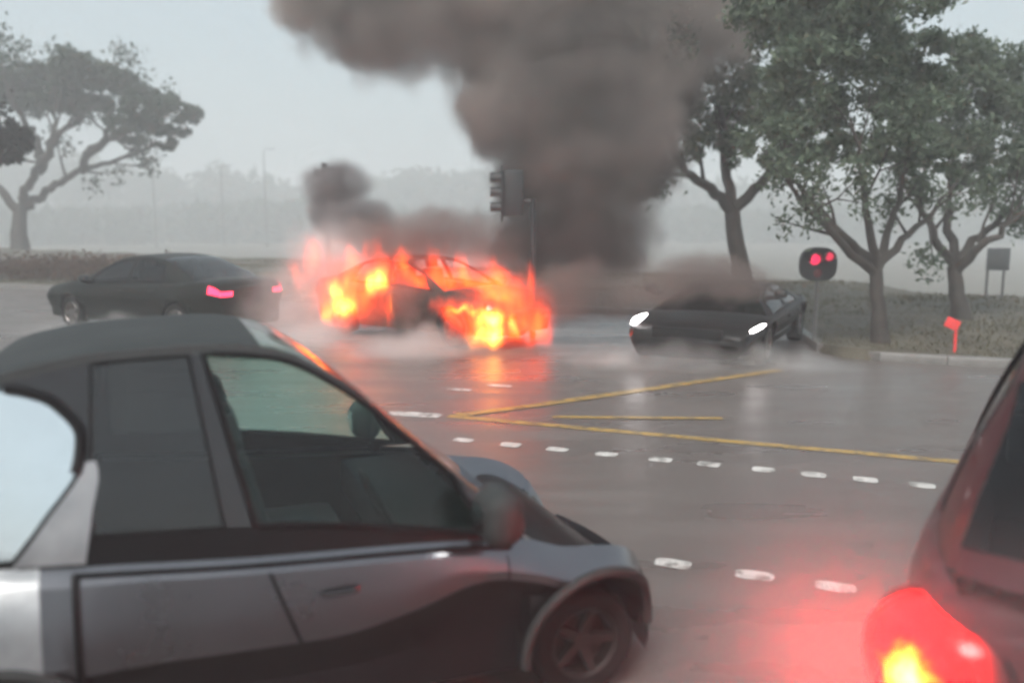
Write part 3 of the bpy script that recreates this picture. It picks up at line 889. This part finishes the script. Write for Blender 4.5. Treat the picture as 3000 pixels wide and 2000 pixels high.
# --- sedan shape shared by the three cars farther away (each with its own proportions)
def sedan_profile(L=4.5, h=1.43, w=.88, lamp_f=None, lamp_r=None, seats=True):
    k = L / 4.5; z = h / 1.43
    regs = [('headlight', lamp_f or M['glass_dark'], 2.0 * k, 2.21 * k, 4, 6, 1, .58, 1.0, 4, 6)]
    regs.append(('tail_light', lamp_r or M['lens_dark_red'], -2.21 * k, -2.05 * k, 4, 6, -1, .6, 1.0, 4, 6))
    return dict(xr=-2.22 * k, xf=2.26 * k, W=curve([(-2.25 * k, .8 * w / .88), (-1.5 * k, w), (1.3 * k, w), (2.26 * k, .78 * w / .88)]),
        belt=curve([(-2.22 * k, .98 * z), (-1.2 * k, .97 * z), (.9 * k, .9 * z), (1.2 * k, .89 * z)]),
        top=curve([(-2.22 * k, .98 * z), (-1.75 * k, 1.01 * z), (-1.2 * k, .97 * z), (.9 * k, .9 * z), (1.2 * k, .9 * z), (1.7 * k, .84 * z), (2.26 * k, .72 * z)]),
        sill=.2, crease=curve([(-2.25 * k, .72 * z), (2.26 * k, .62 * z)]),
        xg0=-1.72 * k, xg1=1.12 * k, axles=(1.38 * k, -1.32 * k), arch=.37, wheel=.315, flare=.025, nose=.14,
        doors=[(-.98 * k, -.18 * k), (-.18 * k, .86 * k)],
        ze=curve([(-1.72 * k, .99 * z), (-1.3 * k, 1.17 * z), (-.9 * k, 1.32 * z), (-.4 * k, 1.38 * z), (.1 * k, 1.35 * z), (.5 * k, 1.21 * z), (1.12 * k, .9 * z)]),
        ye=curve([(-1.72 * k, .74 * w / .88), (-.9 * k, .6), (0, .58), (.5 * k, .64), (1.12 * k, .78 * w / .88)]),
        zc=curve([(-1.72 * k, 1.01 * z), (-1.25 * k, 1.23 * z), (-.85 * k, 1.38 * z), (-.35 * k, 1.43 * z), (.15 * k, 1.39 * z), (.55 * k, 1.23 * z), (1.12 * k, .92 * z)]),
        xw=.2 * k, xs=-.82 * k, segs=[(-1.72 * k, -1.72 * k, 'pillar'), (-1.1 * k, -.92 * k, 'glass_r'), (-.2 * k, -.26 * k, 'black'), (-.1 * k, -.18 * k, 'glass_f'), (.92 * k, .6 * k, 'pillar'), (1.12 * k, 1.12 * k, '')],
        track=w - .12, tyre_w=.2, regions=regs, seats=[(.1, .36), (.1, -.36)] if seats else [])
dk = dict(glass_r=M['glass_dark'], glass_f=M['glass_dark'], screen=M['glass_dark'])
sd, sdd, ssec, _ = make_car('sedan', sedan_profile(4.8, 1.43, .87, None, M['lamp_red']), (-6.55, 16.5, 0), 150, dict(paint=M['paint_sedan'], **dk),
    'dark sedan driving away to the left with pink-red tail lights lit')
bk, bkd, bsec, _ = make_car('sedan', sedan_profile(4.5, 1.06, .99, None, None, False), (3.45, 14.25, 0), -117, dict(paint=M['paint_black'], **dk),
    'black car facing the camera with two bright white headlights')
bu, bud, busec, _ = make_car('burning_car', sedan_profile(4.4, 1.42, .88), (-1.5, 15.7, 0), -38, dict(paint=M['charred'], rim=M['charred']),
    'charred car standing in flames under the black smoke')
for rt_, dd_, sc_ in ((sd, sdd, ssec), (bk, bkd, bsec), (bu, bud, busec)):
    for s in (-1, 1):
        if rt_ is not bu: mirror(rt_, .78, s * .88, .98, s, M['plastic'], .9, .16)
        for d in sorted({k_[0] for k_ in dd_}):
            handle(dd_[(d, s)], sc_, d[0] + .1, d[0] + .26, s)
for s, a, zz, ln in ((-1, R(33), .64, .30), (1, R(-27), .58, .26)):
    q = MB()
    c0 = Vector((2.13 if s < 0 else 2.05, s * (.76 if s < 0 else .9), zz))
    rr = []
    for k in range(9):
        t = k / 4 - 1; w_ = .042 * math.sqrt(max(0.02, 1 - t * t)) * (1 + .25 * t * s)
        rr.append([c0 + Vector((.02 - .10 * abs(t * s + .3) + .03 * math.cos(b_), t * ln / 2 * math.cos(a) - w_ * math.sin(b_) * math.sin(a), -t * ln / 2 * math.sin(a) * s * -1 * 0 + t * ln / 2 * math.sin(abs(a)) * -1 * (-1) + w_ * math.sin(b_))) for b_ in [2 * math.pi * i / 10 for i in range(11)]])
    q.grid(rr)
    q.build('headlight', M['lamp_white'], bk)
gr = MB(); gr.box((2.24, 0, .47), (.06, 1.0, .2)); gr.build('grille', M['trim'], bk, bevel=.02)

# --- car at the right edge, its brake light blazing
Pr = sedan_profile(4.2, 1.68, .9)
Pr['xg0'], Pr['xs'] = -2.02, -1.5
Pr['top'] = curve([(-2.22, 1.06), (-1.75, 1.08), (-1.2, 1.06), (.9, 1.02), (1.2, 1.0), (1.7, .95), (2.26, .8)])
Pr['belt'] = curve([(-2.22, 1.09), (-1.2, 1.07), (.9, 1.02), (1.2, 1.01)])
Pr['crease'] = curve([(-2.25, .8), (2.26, .72)])
Pr['ze'] = curve([(-2.02, 1.08), (-1.9, 1.25), (-1.7, 1.45), (-1.45, 1.6), (-.9, 1.66), (-.1, 1.65), (.35, 1.48), (1.05, 1.02)])
Pr['zc'] = curve([(-2.02, 1.1), (-1.88, 1.3), (-1.68, 1.52), (-1.42, 1.67), (-.9, 1.73), (-.05, 1.71), (.4, 1.5), (1.05, 1.04)])
Pr['ye'] = curve([(-2.02, .74), (-1.6, .63), (-.9, .6), (0, .6), (.5, .66), (1.05, .8)])
Pr['segs'] = [(-2.02, -2.02, 'pillar'), (-1.55, -1.4, 'glass_r'), (-.2, -.26, 'black'), (-.1, -.18, 'glass_f'), (.86, .55, 'pillar'), (1.05, 1.05, '')]
Pr['regions'] = []
rt, rtd, rsec, _ = make_car('hatchback', Pr, (3.02, 3.87, 0), 58, dict(paint=M['paint_right'], **dk),
    'maroon dark car at the right edge with a blazing red brake light')
for s in (-1,):
    mirror(rt, .8, s * .88, 1.12, s, M['plastic'], .9, .17)

def lens_mat():
    """lit lens: a ragged white-hot patch where the filament shines through, deep red round it"""
    m, nt, out = new_mat('lit_brake_lens')
    tc = node(nt, 'ShaderNodeTexCoord')
    nz = node(nt, 'ShaderNodeTexNoise', i_Scale=16.0, i_Detail=3.0, i_Roughness=0.6); nt.links.new(tc.outputs['Object'], nz.inputs['Vector'])
    dv = node(nt, 'ShaderNodeVectorMath', operation='DISTANCE'); dv.inputs[1].default_value = (-.10, .04, .0)
    sc = node(nt, 'ShaderNodeVectorMath', operation='MULTIPLY'); sc.inputs[1].default_value = (1, 1, 1)
    nt.links.new(tc.outputs['Object'], sc.inputs[0]); nt.links.new(sc.outputs[0], dv.inputs[0])
    nm = node(nt, 'ShaderNodeMath', operation='MULTIPLY_ADD'); nm.inputs[1].default_value = 0.2; nt.links.new(nz.outputs['Fac'], nm.inputs[0]); nt.links.new(dv.outputs['Value'], nm.inputs[2])
    cr = node(nt, 'ShaderNodeValToRGB'); el = cr.color_ramp.elements
    mr0 = node(nt, 'ShaderNodeMapRange', i_1=0.1, i_2=0.3); nt.links.new(nm.outputs[0], mr0.inputs[0]); nt.links.new(mr0.outputs[0], cr.inputs[0])
    el[0].position = 0.12; el[0].color = (1.0, 0.85, 0.4, 1)
    el[1].position = 0.62; el[1].color = (1.0, 0.0, 0.0, 1)
    for ps, c_ in ((0.3, (1.0, 0.62, 0.05, 1)), (0.42, (0.9, 0.5, 0.03, 1)), (0.5, (1.0, 0.16, 0.0, 1))):
        e_ = el.new(ps); e_.color = c_
    core = node(nt, 'ShaderNodeEmission', i_1=1.1); nt.links.new(cr.outputs[0], core.inputs[0])
    d2 = node(nt, 'ShaderNodeVectorMath', operation='LENGTH'); nt.links.new(tc.outputs['Object'], d2.inputs[0])
    mr = node(nt, 'ShaderNodeMapRange', i_1=0.0, i_2=0.27, i_3=1.0, i_4=0.0); nt.links.new(d2.outputs['Value'], mr.inputs[0])
    pw = node(nt, 'ShaderNodeMath', operation='POWER'); pw.inputs[1].default_value = 3.0; nt.links.new(mr.outputs[0], pw.inputs[0])
    mg = node(nt, 'ShaderNodeMath', operation='MULTIPLY'); mg.inputs[1].default_value = 800.0; nt.links.new(pw.outputs[0], mg.inputs[0])
    red = node(nt, 'ShaderNodeEmission'); red.inputs[0].default_value = (1.0, 0.00003, 0.00012, 1); nt.links.new(mg.outputs[0], red.inputs[1])
    sw_ = node(nt, 'ShaderNodeMapRange', i_1=0.56, i_2=0.62); nt.links.new(mr0.outputs[0], sw_.inputs[0])
    mx = node(nt, 'ShaderNodeMixShader'); nt.links.new(sw_.outputs[0], mx.inputs[0]); nt.links.new(core.outputs[0], mx.inputs[1]); nt.links.new(red.outputs[0], mx.inputs[2])
    bs = node(nt, 'ShaderNodeBsdfPrincipled', i_Roughness=0.2); bs.inputs['Base Color'].default_value = (0.12, 0.004, 0.006, 1)
    ad = node(nt, 'ShaderNodeAddShader'); nt.links.new(mx.outputs[0], ad.inputs[0]); nt.links.new(bs.outputs[0], ad.inputs[1])
    nt.links.new(ad.outputs[0], out.inputs[0])
    return m
M['brake_lens'] = lens_mat()
def brake_light(parent, side):
    """domed lens on the rear corner, in a dark bezel"""
    rot = Matrix.Rotation(R(-38 * side), 4, 'Z') @ Matrix.Rotation(R(90), 4, 'Z')
    m = MB()
    m.lathe([(.001, .09), (.1, .085), (.18, .06), (.24, .02), (.27, -.06), (.25, -.12)], 40, rot @ Matrix.Scale(.85, 4, (0, 0, 1)))
    l = m.build('brake_light', M['brake_lens'], parent)
    l.location = (-2.0, side * .80, .74)
    q = MB(); q.lathe([(.262, -.075), (.285, -.06), (.285, -.13), (.26, -.14)], 40, rot @ Matrix.Scale(.85, 4, (0, 0, 1)))
    q.build('bezel', M['trim'], l)
    return l
for s in (1, -1): brake_light(rt, s)

# ------------------------------------------------------------------ signals, signs, posts
def post(m, x, y, z0, z1, r):
    m.tube([(x, y, z0), (x, y, z1)], r, 12)

sg = empty('traffic_signal', (4.93, 14.32, 0.12))
tag(sg, 'low signal on a grey post, dark rounded head with two red lamps lit', 'traffic light')
m = MB(); post(m, 0, 0, -.15, 1.05, .035); m.build('post', M['pole_grey'], sg)
m = MB()
ring = [(.29 * math.copysign(abs(math.cos(a)) ** .7, math.cos(a)), .27 * math.copysign(abs(math.sin(a)) ** .75, math.sin(a))) for a in [2 * math.pi * k / 28 for k in range(28)]]
m.face(*[(x, -.05, 1.22 + z) for x, z in ring]); m.face(*[(x, .07, 1.22 + z) for x, z in ring[::-1]])
for k in range(28):
    a, b = ring[k], ring[(k + 1) % 28]
    m.face((a[0], -.05, 1.22 + a[1]), (b[0], -.05, 1.22 + b[1]), (b[0], .07, 1.22 + b[1]), (a[0], .07, 1.22 + a[1]))
hd_ = m.build('signal_head', M['signal_black'], sg)
M['signal_red'] = emitter('lit_red_signal', (1.0, 0.03, 0.1), 0.75)
M['signal_dim'] = emitter('dim_red_signal', (1.0, 0.05, 0.12), 0.42)
for x, z, r_, mt in ((-.075, 1.30, .088, 'signal_red'), (.15, 1.345, .07, 'signal_dim')):
    q = MB(); q.lathe([(r_, -.045), (r_ * .95, -.07), (r_ * .6, -.085), (.001, -.09)], 20, Matrix.Translation((x, 0, z))); q.build('lamp', M[mt], hd_)
    q = MB()
    arcs = [R(-20) + R(220) * k / 14 for k in range(15)]
    q.grid([[(x + (r_ + .012) * math.cos(a), yy, z + (r_ + .012) * math.sin(a)) for a in arcs] for yy in (-.05, -.16)])
    q.build('visor', M['signal_black'], hd_)
q = MB(); q.lathe([(.075, -.045), (.07, -.06), (.001, -.07)], 18, Matrix.Translation((-.02, 0, 1.08))); q.build('lamp', M['lens_dark_red'], hd_)

def side_signal(loc, h, label, sc=1.0, dx=0.0):
    """three-aspect signal seen from its side, lamps and visors facing left"""
    o = empty('traffic_signal', loc); tag(o, label, 'traffic light')
    m = MB(); post(m, 0, 0, -.1, h + (.3 if dx else -.05), .05)
    if dx: m.tube([(0, 0, h + .25), (dx + .2, 0, h + .25)], .035, 8)
    m.build('post', M['signal_black'], o)
    m = MB(); m.box((dx + .2 * sc, 0, h + .5 * sc), (.46 * sc, .4 * sc, 1.0 * sc)); hd2 = m.build('signal_head', M['signal_black'], o, bevel=.03)
    m = MB(); m.box((dx - .04 * sc, 0, h + .5 * sc), (.03, .62 * sc, 1.2 * sc)); m.build('backing_board', M['signal_black'], o, bevel=.008)
    for k in range(3):
        zz = h + (.18 + .32 * k) * sc
        v = MB()
        arcs = [R(-35) + R(250) * i / 16 for i in range(17)]
        for rr_, rev in ((.13 * sc, 0), (.122 * sc, 1)):
            v.grid([[(dx + xx, rr_ * math.cos(a), zz + rr_ * math.sin(a)) for a in arcs] for xx in (-.05 * sc, -.3 * sc)])
        v.build('visor', M['signal_black'], hd2)
        l = MB(); l.lathe([(.11 * sc, -.06 * sc), (.1 * sc, -.08 * sc), (.001, -.09 * sc)], 18, Matrix.Translation((dx, 0, 0)) @ Matrix.Rotation(R(-90), 4, 'Z') @ Matrix.Translation((0, 0, zz))); l.build('lamp', M['glass_dark'], hd2)
    return o
side_signal((0.36, 15.4, 0.0), 2.1, 'dark three-lamp signal head with visors to the left, half hidden in the smoke column', .78, -.5)
side_signal((-3.95, 19.2, 0.15), 2.12, 'dark signal head wrapped in the smaller puff of smoke at the left of the fire', .85)

mk = empty('marker_post', (6.44, 12.85, 0.12)); tag(mk, 'small red marker plate on a thin reddish post at the kerb', 'marker post')
m = MB(); m.tube([(.05, 0, -.1), (.04, 0, .34)], .022, 10); m.build('post', M['sign_red'], mk)
m = MB(); m.box((-.03, -.03, .44), (.21, .03, .15), Matrix.Rotation(R(24), 3, 'Y')); m.build('plate', M['sign_red'], mk, bevel=.01)

sn = empty('road_sign', (10.95, 20.08, 0.15)); tag(sn, 'grey rectangular sign on two posts behind the rightmost tree', 'sign')
for x in (-.2, .17):
    m = MB(); post(m, x, 0, -.1, 1.2, .03); m.build('post', M['pole_grey'], sn)
m = MB(); m.box((0, -.04, .98), (.52, .03, .5)); m.build('panel', M['sign_grey'], sn, bevel=.012)

for k, (x, y, h, lb) in enumerate(((-47, 118.0, 11.0, 'leftmost faint street lamp in the mist beside the umbrella tree'), (-40.0, 124.0, 10.4, 'faint street lamp in the mist between the other two lamps'), (-33.5, 122.0, 12.5, 'faint street lamp in the mist nearest the burning car'))):
    o = empty('street_lamp', (x, y, -2.2)); tag(o, lb, 'street lamp', 'street lamps in the mist')
    m = MB(); m.tube([(0, 0, -.3), (0, 0, h * .6), (0, 0, h), (.35, 0, h + .35), (1.0, 0, h + .45)], [.11, .09, .07, .06, .05], 8); m.build('post', M['pole_grey'], o)
    m = MB(); m.box((1.25, 0, h + .42), (.6, .25, .12)); m.build('lamp_head', M['sign_grey'], o, bevel=.03)

# ------------------------------------------------------------------ smoke, steam, fire
def hull(name, L, grow, mat, voxel, label, cat, kind='stuff', parent=None, flat=True):
    bm = bmesh.new()
    for x, y, z, a, b, c in L:
        Mx = Matrix.Translation((x, y, z)) @ Matrix.Diagonal((a + grow, b + grow, c + grow, 1))
        bmesh.ops.create_icosphere(bm, subdivisions=3, radius=1.0, matrix=Mx)
    me = bpy.data.meshes.new(name); bm.to_mesh(me); bm.free()
    o = bpy.data.objects.new(name, me); col.objects.link(o)
    md = o.modifiers.new('remesh', 'REMESH'); md.mode = 'VOXEL'; md.voxel_size = voxel
    dg = bpy.context.evaluated_depsgraph_get()
    me2 = bpy.data.meshes.new_from_object(o.evaluated_get(dg))
    o.modifiers.clear(); o.data = me2; me2.name = name
    # the ground stops it
    for v in me2.vertices:
        if v.co.z < 0.02: v.co.z = 0.02
    me2.materials.clear(); me2.materials.append(mat)
    tag(o, label, cat, kind=kind)
    if parent: o.parent = parent
    return o

def field(nt, L, warp, wscale, detail=3.0, zstretch=1.0, seed=0.0):
    """largest of 1-|p-c|/r over the ellipsoids, with p bent by turbulence"""
    tc = node(nt, 'ShaderNodeTexCoord')
    mp = node(nt, 'ShaderNodeMapping'); mp.inputs['Scale'].default_value = (1, 1, zstretch); mp.inputs['Location'].default_value = (seed, seed, seed)
    nt.links.new(tc.outputs['Object'], mp.inputs['Vector'])
    nz = node(nt, 'ShaderNodeTexNoise', i_Scale=wscale, i_Detail=detail, i_Roughness=0.55)
    nt.links.new(mp.outputs[0], nz.inputs['Vector'])
    sb = node(nt, 'ShaderNodeVectorMath', operation='SUBTRACT'); sb.inputs[1].default_value = (.5, .5, .5)
    nt.links.new(nz.outputs['Color'], sb.inputs[0])
    ma = node(nt, 'ShaderNodeVectorMath', operation='MULTIPLY_ADD'); ma.inputs[1].default_value = (warp, warp, warp)
    nt.links.new(sb.outputs[0], ma.inputs[0]); nt.links.new(tc.outputs['Object'], ma.inputs[2])
    cur = None
    for x, y, z, a, b, c in L:
        s1 = node(nt, 'ShaderNodeVectorMath', operation='MULTIPLY_ADD')
        s1.inputs[1].default_value = (1 / a, 1 / b, 1 / c); s1.inputs[2].default_value = (-x / a, -y / b, -z / c)
        nt.links.new(ma.outputs[0], s1.inputs[0])
        ln = node(nt, 'ShaderNodeVectorMath', operation='LENGTH'); nt.links.new(s1.outputs[0], ln.inputs[0])
        if cur is None: cur = ln.outputs['Value']
        else:
            mn = node(nt, 'ShaderNodeMath', operation='SMOOTH_MIN'); mn.inputs[2].default_value = 0.25
            nt.links.new(cur, mn.inputs[0]); nt.links.new(ln.outputs['Value'], mn.inputs[1]); cur = mn.outputs[0]
    f = node(nt, 'ShaderNodeMath', operation='SUBTRACT'); f.inputs[0].default_value = 1.0
    nt.links.new(cur, f.inputs[1])
    return f.outputs[0], nz, tc

def smoke_mat(name, L, dens, color, warp, wscale, soft=0.45, detail=3.0, aniso=0.0, step=1.0, seed=0.0, low=None):
    m, nt, out = new_mat(name)
    f, nz, tc = field(nt, L, warp, wscale, detail, seed=seed)
    mr = node(nt, 'ShaderNodeMapRange', interpolation_type='SMOOTHSTEP', i_1=0.0, i_2=soft, i_3=0.0, i_4=dens)
    nt.links.new(f, mr.inputs[0])
    mod = node(nt, 'ShaderNodeMapRange', i_1=0.3, i_2=0.7, i_3=0.2, i_4=1.8); nt.links.new(nz.outputs['Fac'], mod.inputs[0])
    mu = node(nt, 'ShaderNodeMath', operation='MULTIPLY'); nt.links.new(mr.outputs[0], mu.inputs[0]); nt.links.new(mod.outputs[0], mu.inputs[1])
    v = node(nt, 'ShaderNodeVolumePrincipled')
    v.inputs['Color'].default_value = (*color, 1); v.inputs['Anisotropy'].default_value = aniso
    if low:                                        # darker and browner lower down
        sx = node(nt, 'ShaderNodeSeparateXYZ'); nt.links.new(tc.outputs['Object'], sx.inputs[0])
        hr = node(nt, 'ShaderNodeMapRange', i_1=1.5, i_2=5.2); nt.links.new(sx.outputs['Z'], hr.inputs[0])
        mc = node(nt, 'ShaderNodeMix', data_type='RGBA'); mc.inputs[6].default_value = (*low, 1); mc.inputs[7].default_value = (*color, 1)
        nt.links.new(hr.outputs[0], mc.inputs[0])
        n2 = node(nt, 'ShaderNodeTexNoise', i_Scale=0.45, i_Detail=2.0); nt.links.new(tc.outputs['Object'], n2.inputs['Vector'])
        r2 = node(nt, 'ShaderNodeMapRange', i_1=0.35, i_2=0.65, i_3=0.7, i_4=1.4); nt.links.new(n2.outputs['Fac'], r2.inputs[0])
        vm = node(nt, 'ShaderNodeVectorMath', operation='SCALE'); nt.links.new(mc.outputs[2], vm.inputs[0]); nt.links.new(r2.outputs[0], vm.inputs['Scale'])
        nt.links.new(vm.outputs[0], v.inputs['Color'])
    nt.links.new(mu.outputs[0], v.inputs['Density'])
    nt.links.new(v.outputs[0], out.inputs['Volume'])
    m.cycles.volume_step_rate = step
    return m

SMOKE = [
  (-2.24, 16.00, 5.68, 1.42, 1.50, 1.42), (-3.21, 16.20, 6.18, 1.25, 1.40, 1.12), (-1.03, 16.50, 6.02, 1.65, 1.50, 1.27),
  (0.37, 16.80, 5.62, 2.13, 1.80, 1.68), (2.19, 17.00, 5.84, 1.96, 1.80, 1.70), (1.11, 16.50, 4.32, 1.90, 1.50, 1.27),
  (2.72, 17.00, 4.81, 1.11, 1.30, 1.44), (0.12, 16.30, 3.93, 1.19, 1.10, 1.13), (2.36, 16.50, 3.35, 1.02, 1.10, 1.21),
  (1.22, 16.20, 3.03, 1.62, 1.20, 1.25), (0.25, 16.75, 2.79, 0.77, 0.70, 1.06), (1.55, 16.20, 1.81, 1.18, 1.00, 1.06),
  (3.5, 16.9, 5.7, 1.1, 1.1, 1.3), (0.45, 16.5, 1.70, 1.42, 0.90, 0.86), (0.00, 17.00, 7.50, 3.92, 2.40, 1.70), (0.00, 17.50, 9.02, 5.05, 2.60, 1.75)]
hull('smoke', SMOKE, 0.35, smoke_mat('black_smoke', SMOKE, 3.8, (0.41, 0.37, 0.348), 2.0, 0.85, 0.5, step=0.5, detail=5.0, low=(0.12, 0.085, 0.079)), 0.3,
     'towering grey-black smoke column rising from the burning car', 'smoke')
LOW = [(-1.06, 15.3, 1.72, 1.5, 0.7, 0.6), (-2.22, 15.90, 1.6, 0.83, 0.70, 0.7), (1.20, 14.6, 0.81, 1.32, 0.70, 0.6), (2.75, 12.9, 1.2, 1.5, .55, .45), (-.2, 15.3, 1.3, .6, .4, .45), (-1.65, 14.55, .55, .55, .3, .42)]
hull('smoke', LOW, 0.25, smoke_mat('thin_brown_smoke', LOW, 2.2, (0.33, 0.265, 0.245), 1.0, 1.1, 0.6, step=0.6, seed=3.0), 0.2,
     'thin brown smoke hanging low over the flames', 'smoke')
PUFF = [(-3.6, 18.50, 2.75, 0.85, 0.70, 0.6), (-3.70, 18.50, 2.18, 0.57, 0.60, 0.57), (-3.09, 18.00, 1.98, 0.90, 0.70, 0.62)]
hull('smoke', PUFF, 0.25, smoke_mat('side_puff_smoke', PUFF, 4.0, (0.42, 0.38, 0.38), 0.6, 1.1, 0.5, step=0.6, seed=5.0), 0.18,
     'small separate puff of dark smoke left of the column', 'smoke')
STEAM = [(-3.15, 16.30, 1.3, 1.40, 0.90, 0.95), (-4.0, 15.3, 0.64, 1.45, 0.90, 0.72), (-3.5, 14.3, 0.2, 1.2, 0.80, 0.42), (-1.5, 13.0, 0.15, 1.5, 0.80, 0.36), (-3.15, 13.50, 0.25, 1.14, 0.80, 0.47), (2.2, 12.4, 0.1, 1.9, 0.80, 0.34), (3.3, 12.0, 0.1, 1.5, .6, .32), (-7.2, 15.2, 0.1, 2.2, .5, .3)]
hull('steam', STEAM, 0.25, smoke_mat('pale_steam', STEAM, 1.1, (0.93, 0.9, 0.88), 0.9, 0.9, 0.8, step=0.8, seed=9.0), 0.2,
     'pale steam and spray drifting over the wet road before the fire', 'steam')

FLAME = [
  (-2.90, 15.50, 0.62, 0.50, 0.30, 0.60), (-3.25, 15.60, 0.50, 0.24, 0.2, 0.45), (-2.28, 15.30, 1.08, 0.42, 0.32, 0.52), (-2.60, 15.30, 0.85, 0.48, 0.32, 0.48),
  (-1.55, 15.00, 1.06, 0.80, 0.30, 0.22), (-0.85, 14.75, 1.02, 0.75, 0.30, 0.24), (-0.3, 14.5, 1.0, .5, .3, .36),
  (-0.44, 13.95, 0.50, 0.72, 0.40, 0.50), (-0.17, 14.10, 0.85, 0.45, 0.35, 0.42), (-0.95, 14.10, 0.62, 0.42, 0.30, 0.28), (0.28, 13.85, 0.42, 0.46, 0.32, 0.46),
  (-1.24, 15.00, 1.34, 0.2, 0.15, 0.36), (-1.85, 15.20, 1.28, 0.2, 0.15, 0.34), (-2.35, 15.3, 1.42, .2, .14, .34), (-2.75, 15.4, 1.3, .15, .15, .42), (0.22, 14.00, 1.0, 0.17, 0.18, 0.55), (-.25, 14.3, 1.22, .22, .15, .36), (-.75, 14.6, 1.22, .2, .14, .3),
  (-3.60, 16.2, 1.43, 0.22, 0.18, 0.40), (-3.85, 16.2, 1.12, 0.22, 0.18, 0.42), (-2.03, 15.0, 0.60, 0.14, 0.14, 0.42), (.5, 13.9, .5, .14, .14, .45)]
CORE = [(-2.92, 15.25, 0.55, 0.28, 0.2, 0.3), (-3.22, 15.35, 0.42, 0.14, 0.14, 0.3), (-2.98, 15.25, 0.85, 0.24, 0.16, 0.26), (-2.30, 15.05, 1.02, 0.22, 0.16, 0.3), (-2.05, 14.95, .62, .07, .07, .28),
  (-0.38, 13.65, 0.28, 0.46, 0.2, 0.22), (-0.32, 13.65, 0.52, 0.42, 0.2, 0.22), (-0.75, 13.75, 0.66, 0.3, 0.12, 0.09), (0.02, 13.6, .42, .12, .1, .28)]
def flame_mat(name, L, warp, wscale, ramp, gain, cut, power, step):
    m, nt, out = new_mat(name)
    f, nz, tc = field(nt, L, warp, wscale, 3.5, zstretch=0.36, seed=2.0)
    tg = node(nt, 'ShaderNodeTexNoise', i_Scale=5.0, i_Detail=3.0)          # licking tongues, drawn out upwards
    mp = node(nt, 'ShaderNodeMapping'); mp.inputs['Scale'].default_value = (1, 1, .4)
    nt.links.new(tc.outputs['Object'], mp.inputs['Vector']); nt.links.new(mp.outputs[0], tg.inputs['Vector'])
    tr = node(nt, 'ShaderNodeMapRange', i_1=0.34, i_2=0.64, i_3=cut, i_4=1.0); nt.links.new(tg.outputs['Fac'], tr.inputs[0])
    cl = node(nt, 'ShaderNodeMath', operation='MAXIMUM'); cl.inputs[1].default_value = 0.0; nt.links.new(f, cl.inputs[0])
    pw = node(nt, 'ShaderNodeMath', operation='POWER'); pw.inputs[1].default_value = power; nt.links.new(cl.outputs[0], pw.inputs[0])
    mu = node(nt, 'ShaderNodeMath', operation='MULTIPLY'); nt.links.new(pw.outputs[0], mu.inputs[0]); nt.links.new(tr.outputs[0], mu.inputs[1])
    cr = node(nt, 'ShaderNodeValToRGB'); el = cr.color_ramp.elements
    el[0].position = 0.0; el[0].color = (*ramp[0], 1); el[1].position = 0.7; el[1].color = (*ramp[2], 1)
    e2 = el.new(0.3); e2.color = (*ramp[1], 1)
    nt.links.new(mu.outputs[0], cr.inputs[0])
    st_ = node(nt, 'ShaderNodeMath', operation='MULTIPLY'); st_.inputs[1].default_value = gain; nt.links.new(mu.outputs[0], st_.inputs[0])
    e = node(nt, 'ShaderNodeEmission'); nt.links.new(cr.outputs[0], e.inputs[0]); nt.links.new(st_.outputs[0], e.inputs[1])
    nt.links.new(e.outputs[0], out.inputs['Volume'])
    m.cycles.volume_step_rate = step
    return m
GLOW = [(-2.6, 15.3, .85, .95, .5, .75), (-1.2, 14.9, .95, 1.3, .5, .6), (-.1, 14.0, .6, .95, .5, .75)]  # broad weak emission added to veil the car in orange glow
fire = empty('fire', (-1.5, 15.4, 0.0))
tag(fire, 'orange and yellow flames engulfing the car under the smoke column', 'fire')
for nm, L, gr_, vx, mt in (('flame', FLAME, 0.22, 0.09, flame_mat('flame', FLAME, 0.85, 2.6, ((1, .05, .01), (1, .065, .006), (1, .1, .005)), 11.5, 0.2, 1.35, 0.35)),
                           ('fire_glow', GLOW, 0.15, 0.1, flame_mat('burning_gas', GLOW, 0.5, 1.5, ((1, .05, .012), (1, .055, .01), (1, .06, .01)), 1.5, 0.6, 1.0, 0.8)),
                           ('flame_core', CORE, 0.1, 0.05, flame_mat('flame_core', CORE, 0.5, 4.0, ((1, .2, .02), (1, .36, .04), (1, .55, .1)), 22.0, 0.2, 1.3, 0.4))):
    fl = hull(nm, L, gr_, mt, vx, None, None, kind=None)
    fl.parent = fire; fl.matrix_parent_inverse = Matrix.Translation((1.5, -15.4, 0.0))

# mist volume added to give the brake light a red halo
MIST = [(1.2, 2.5, 0.75, 1.0, 0.85, 0.85)]
hull('spray', MIST, 0.05, smoke_mat('wheel_spray', MIST, 0.34, (0.95, 0.95, 0.95), 0.2, 1.2, 1.0, detail=1.0, step=1.0, seed=4.0), 0.12,
     'fine spray lit red around the brake light at the right edge', 'spray')

# rain haze filling the air
hz = MB(); hz.box((0, 40, 8.25), (1700, 1700, 25.5))
hm, nt, out = new_mat('rain_haze')
v = node(nt, 'ShaderNodeVolumePrincipled'); v.inputs['Color'].default_value = (0.97, 0.985, 0.99, 1); v.inputs['Density'].default_value = 0.0064
nt.links.new(v.outputs[0], out.inputs['Volume'])
hzo = hz.build('haze', hm)
tag(hzo, 'pale rain haze filling the air', 'haze', kind='stuff')
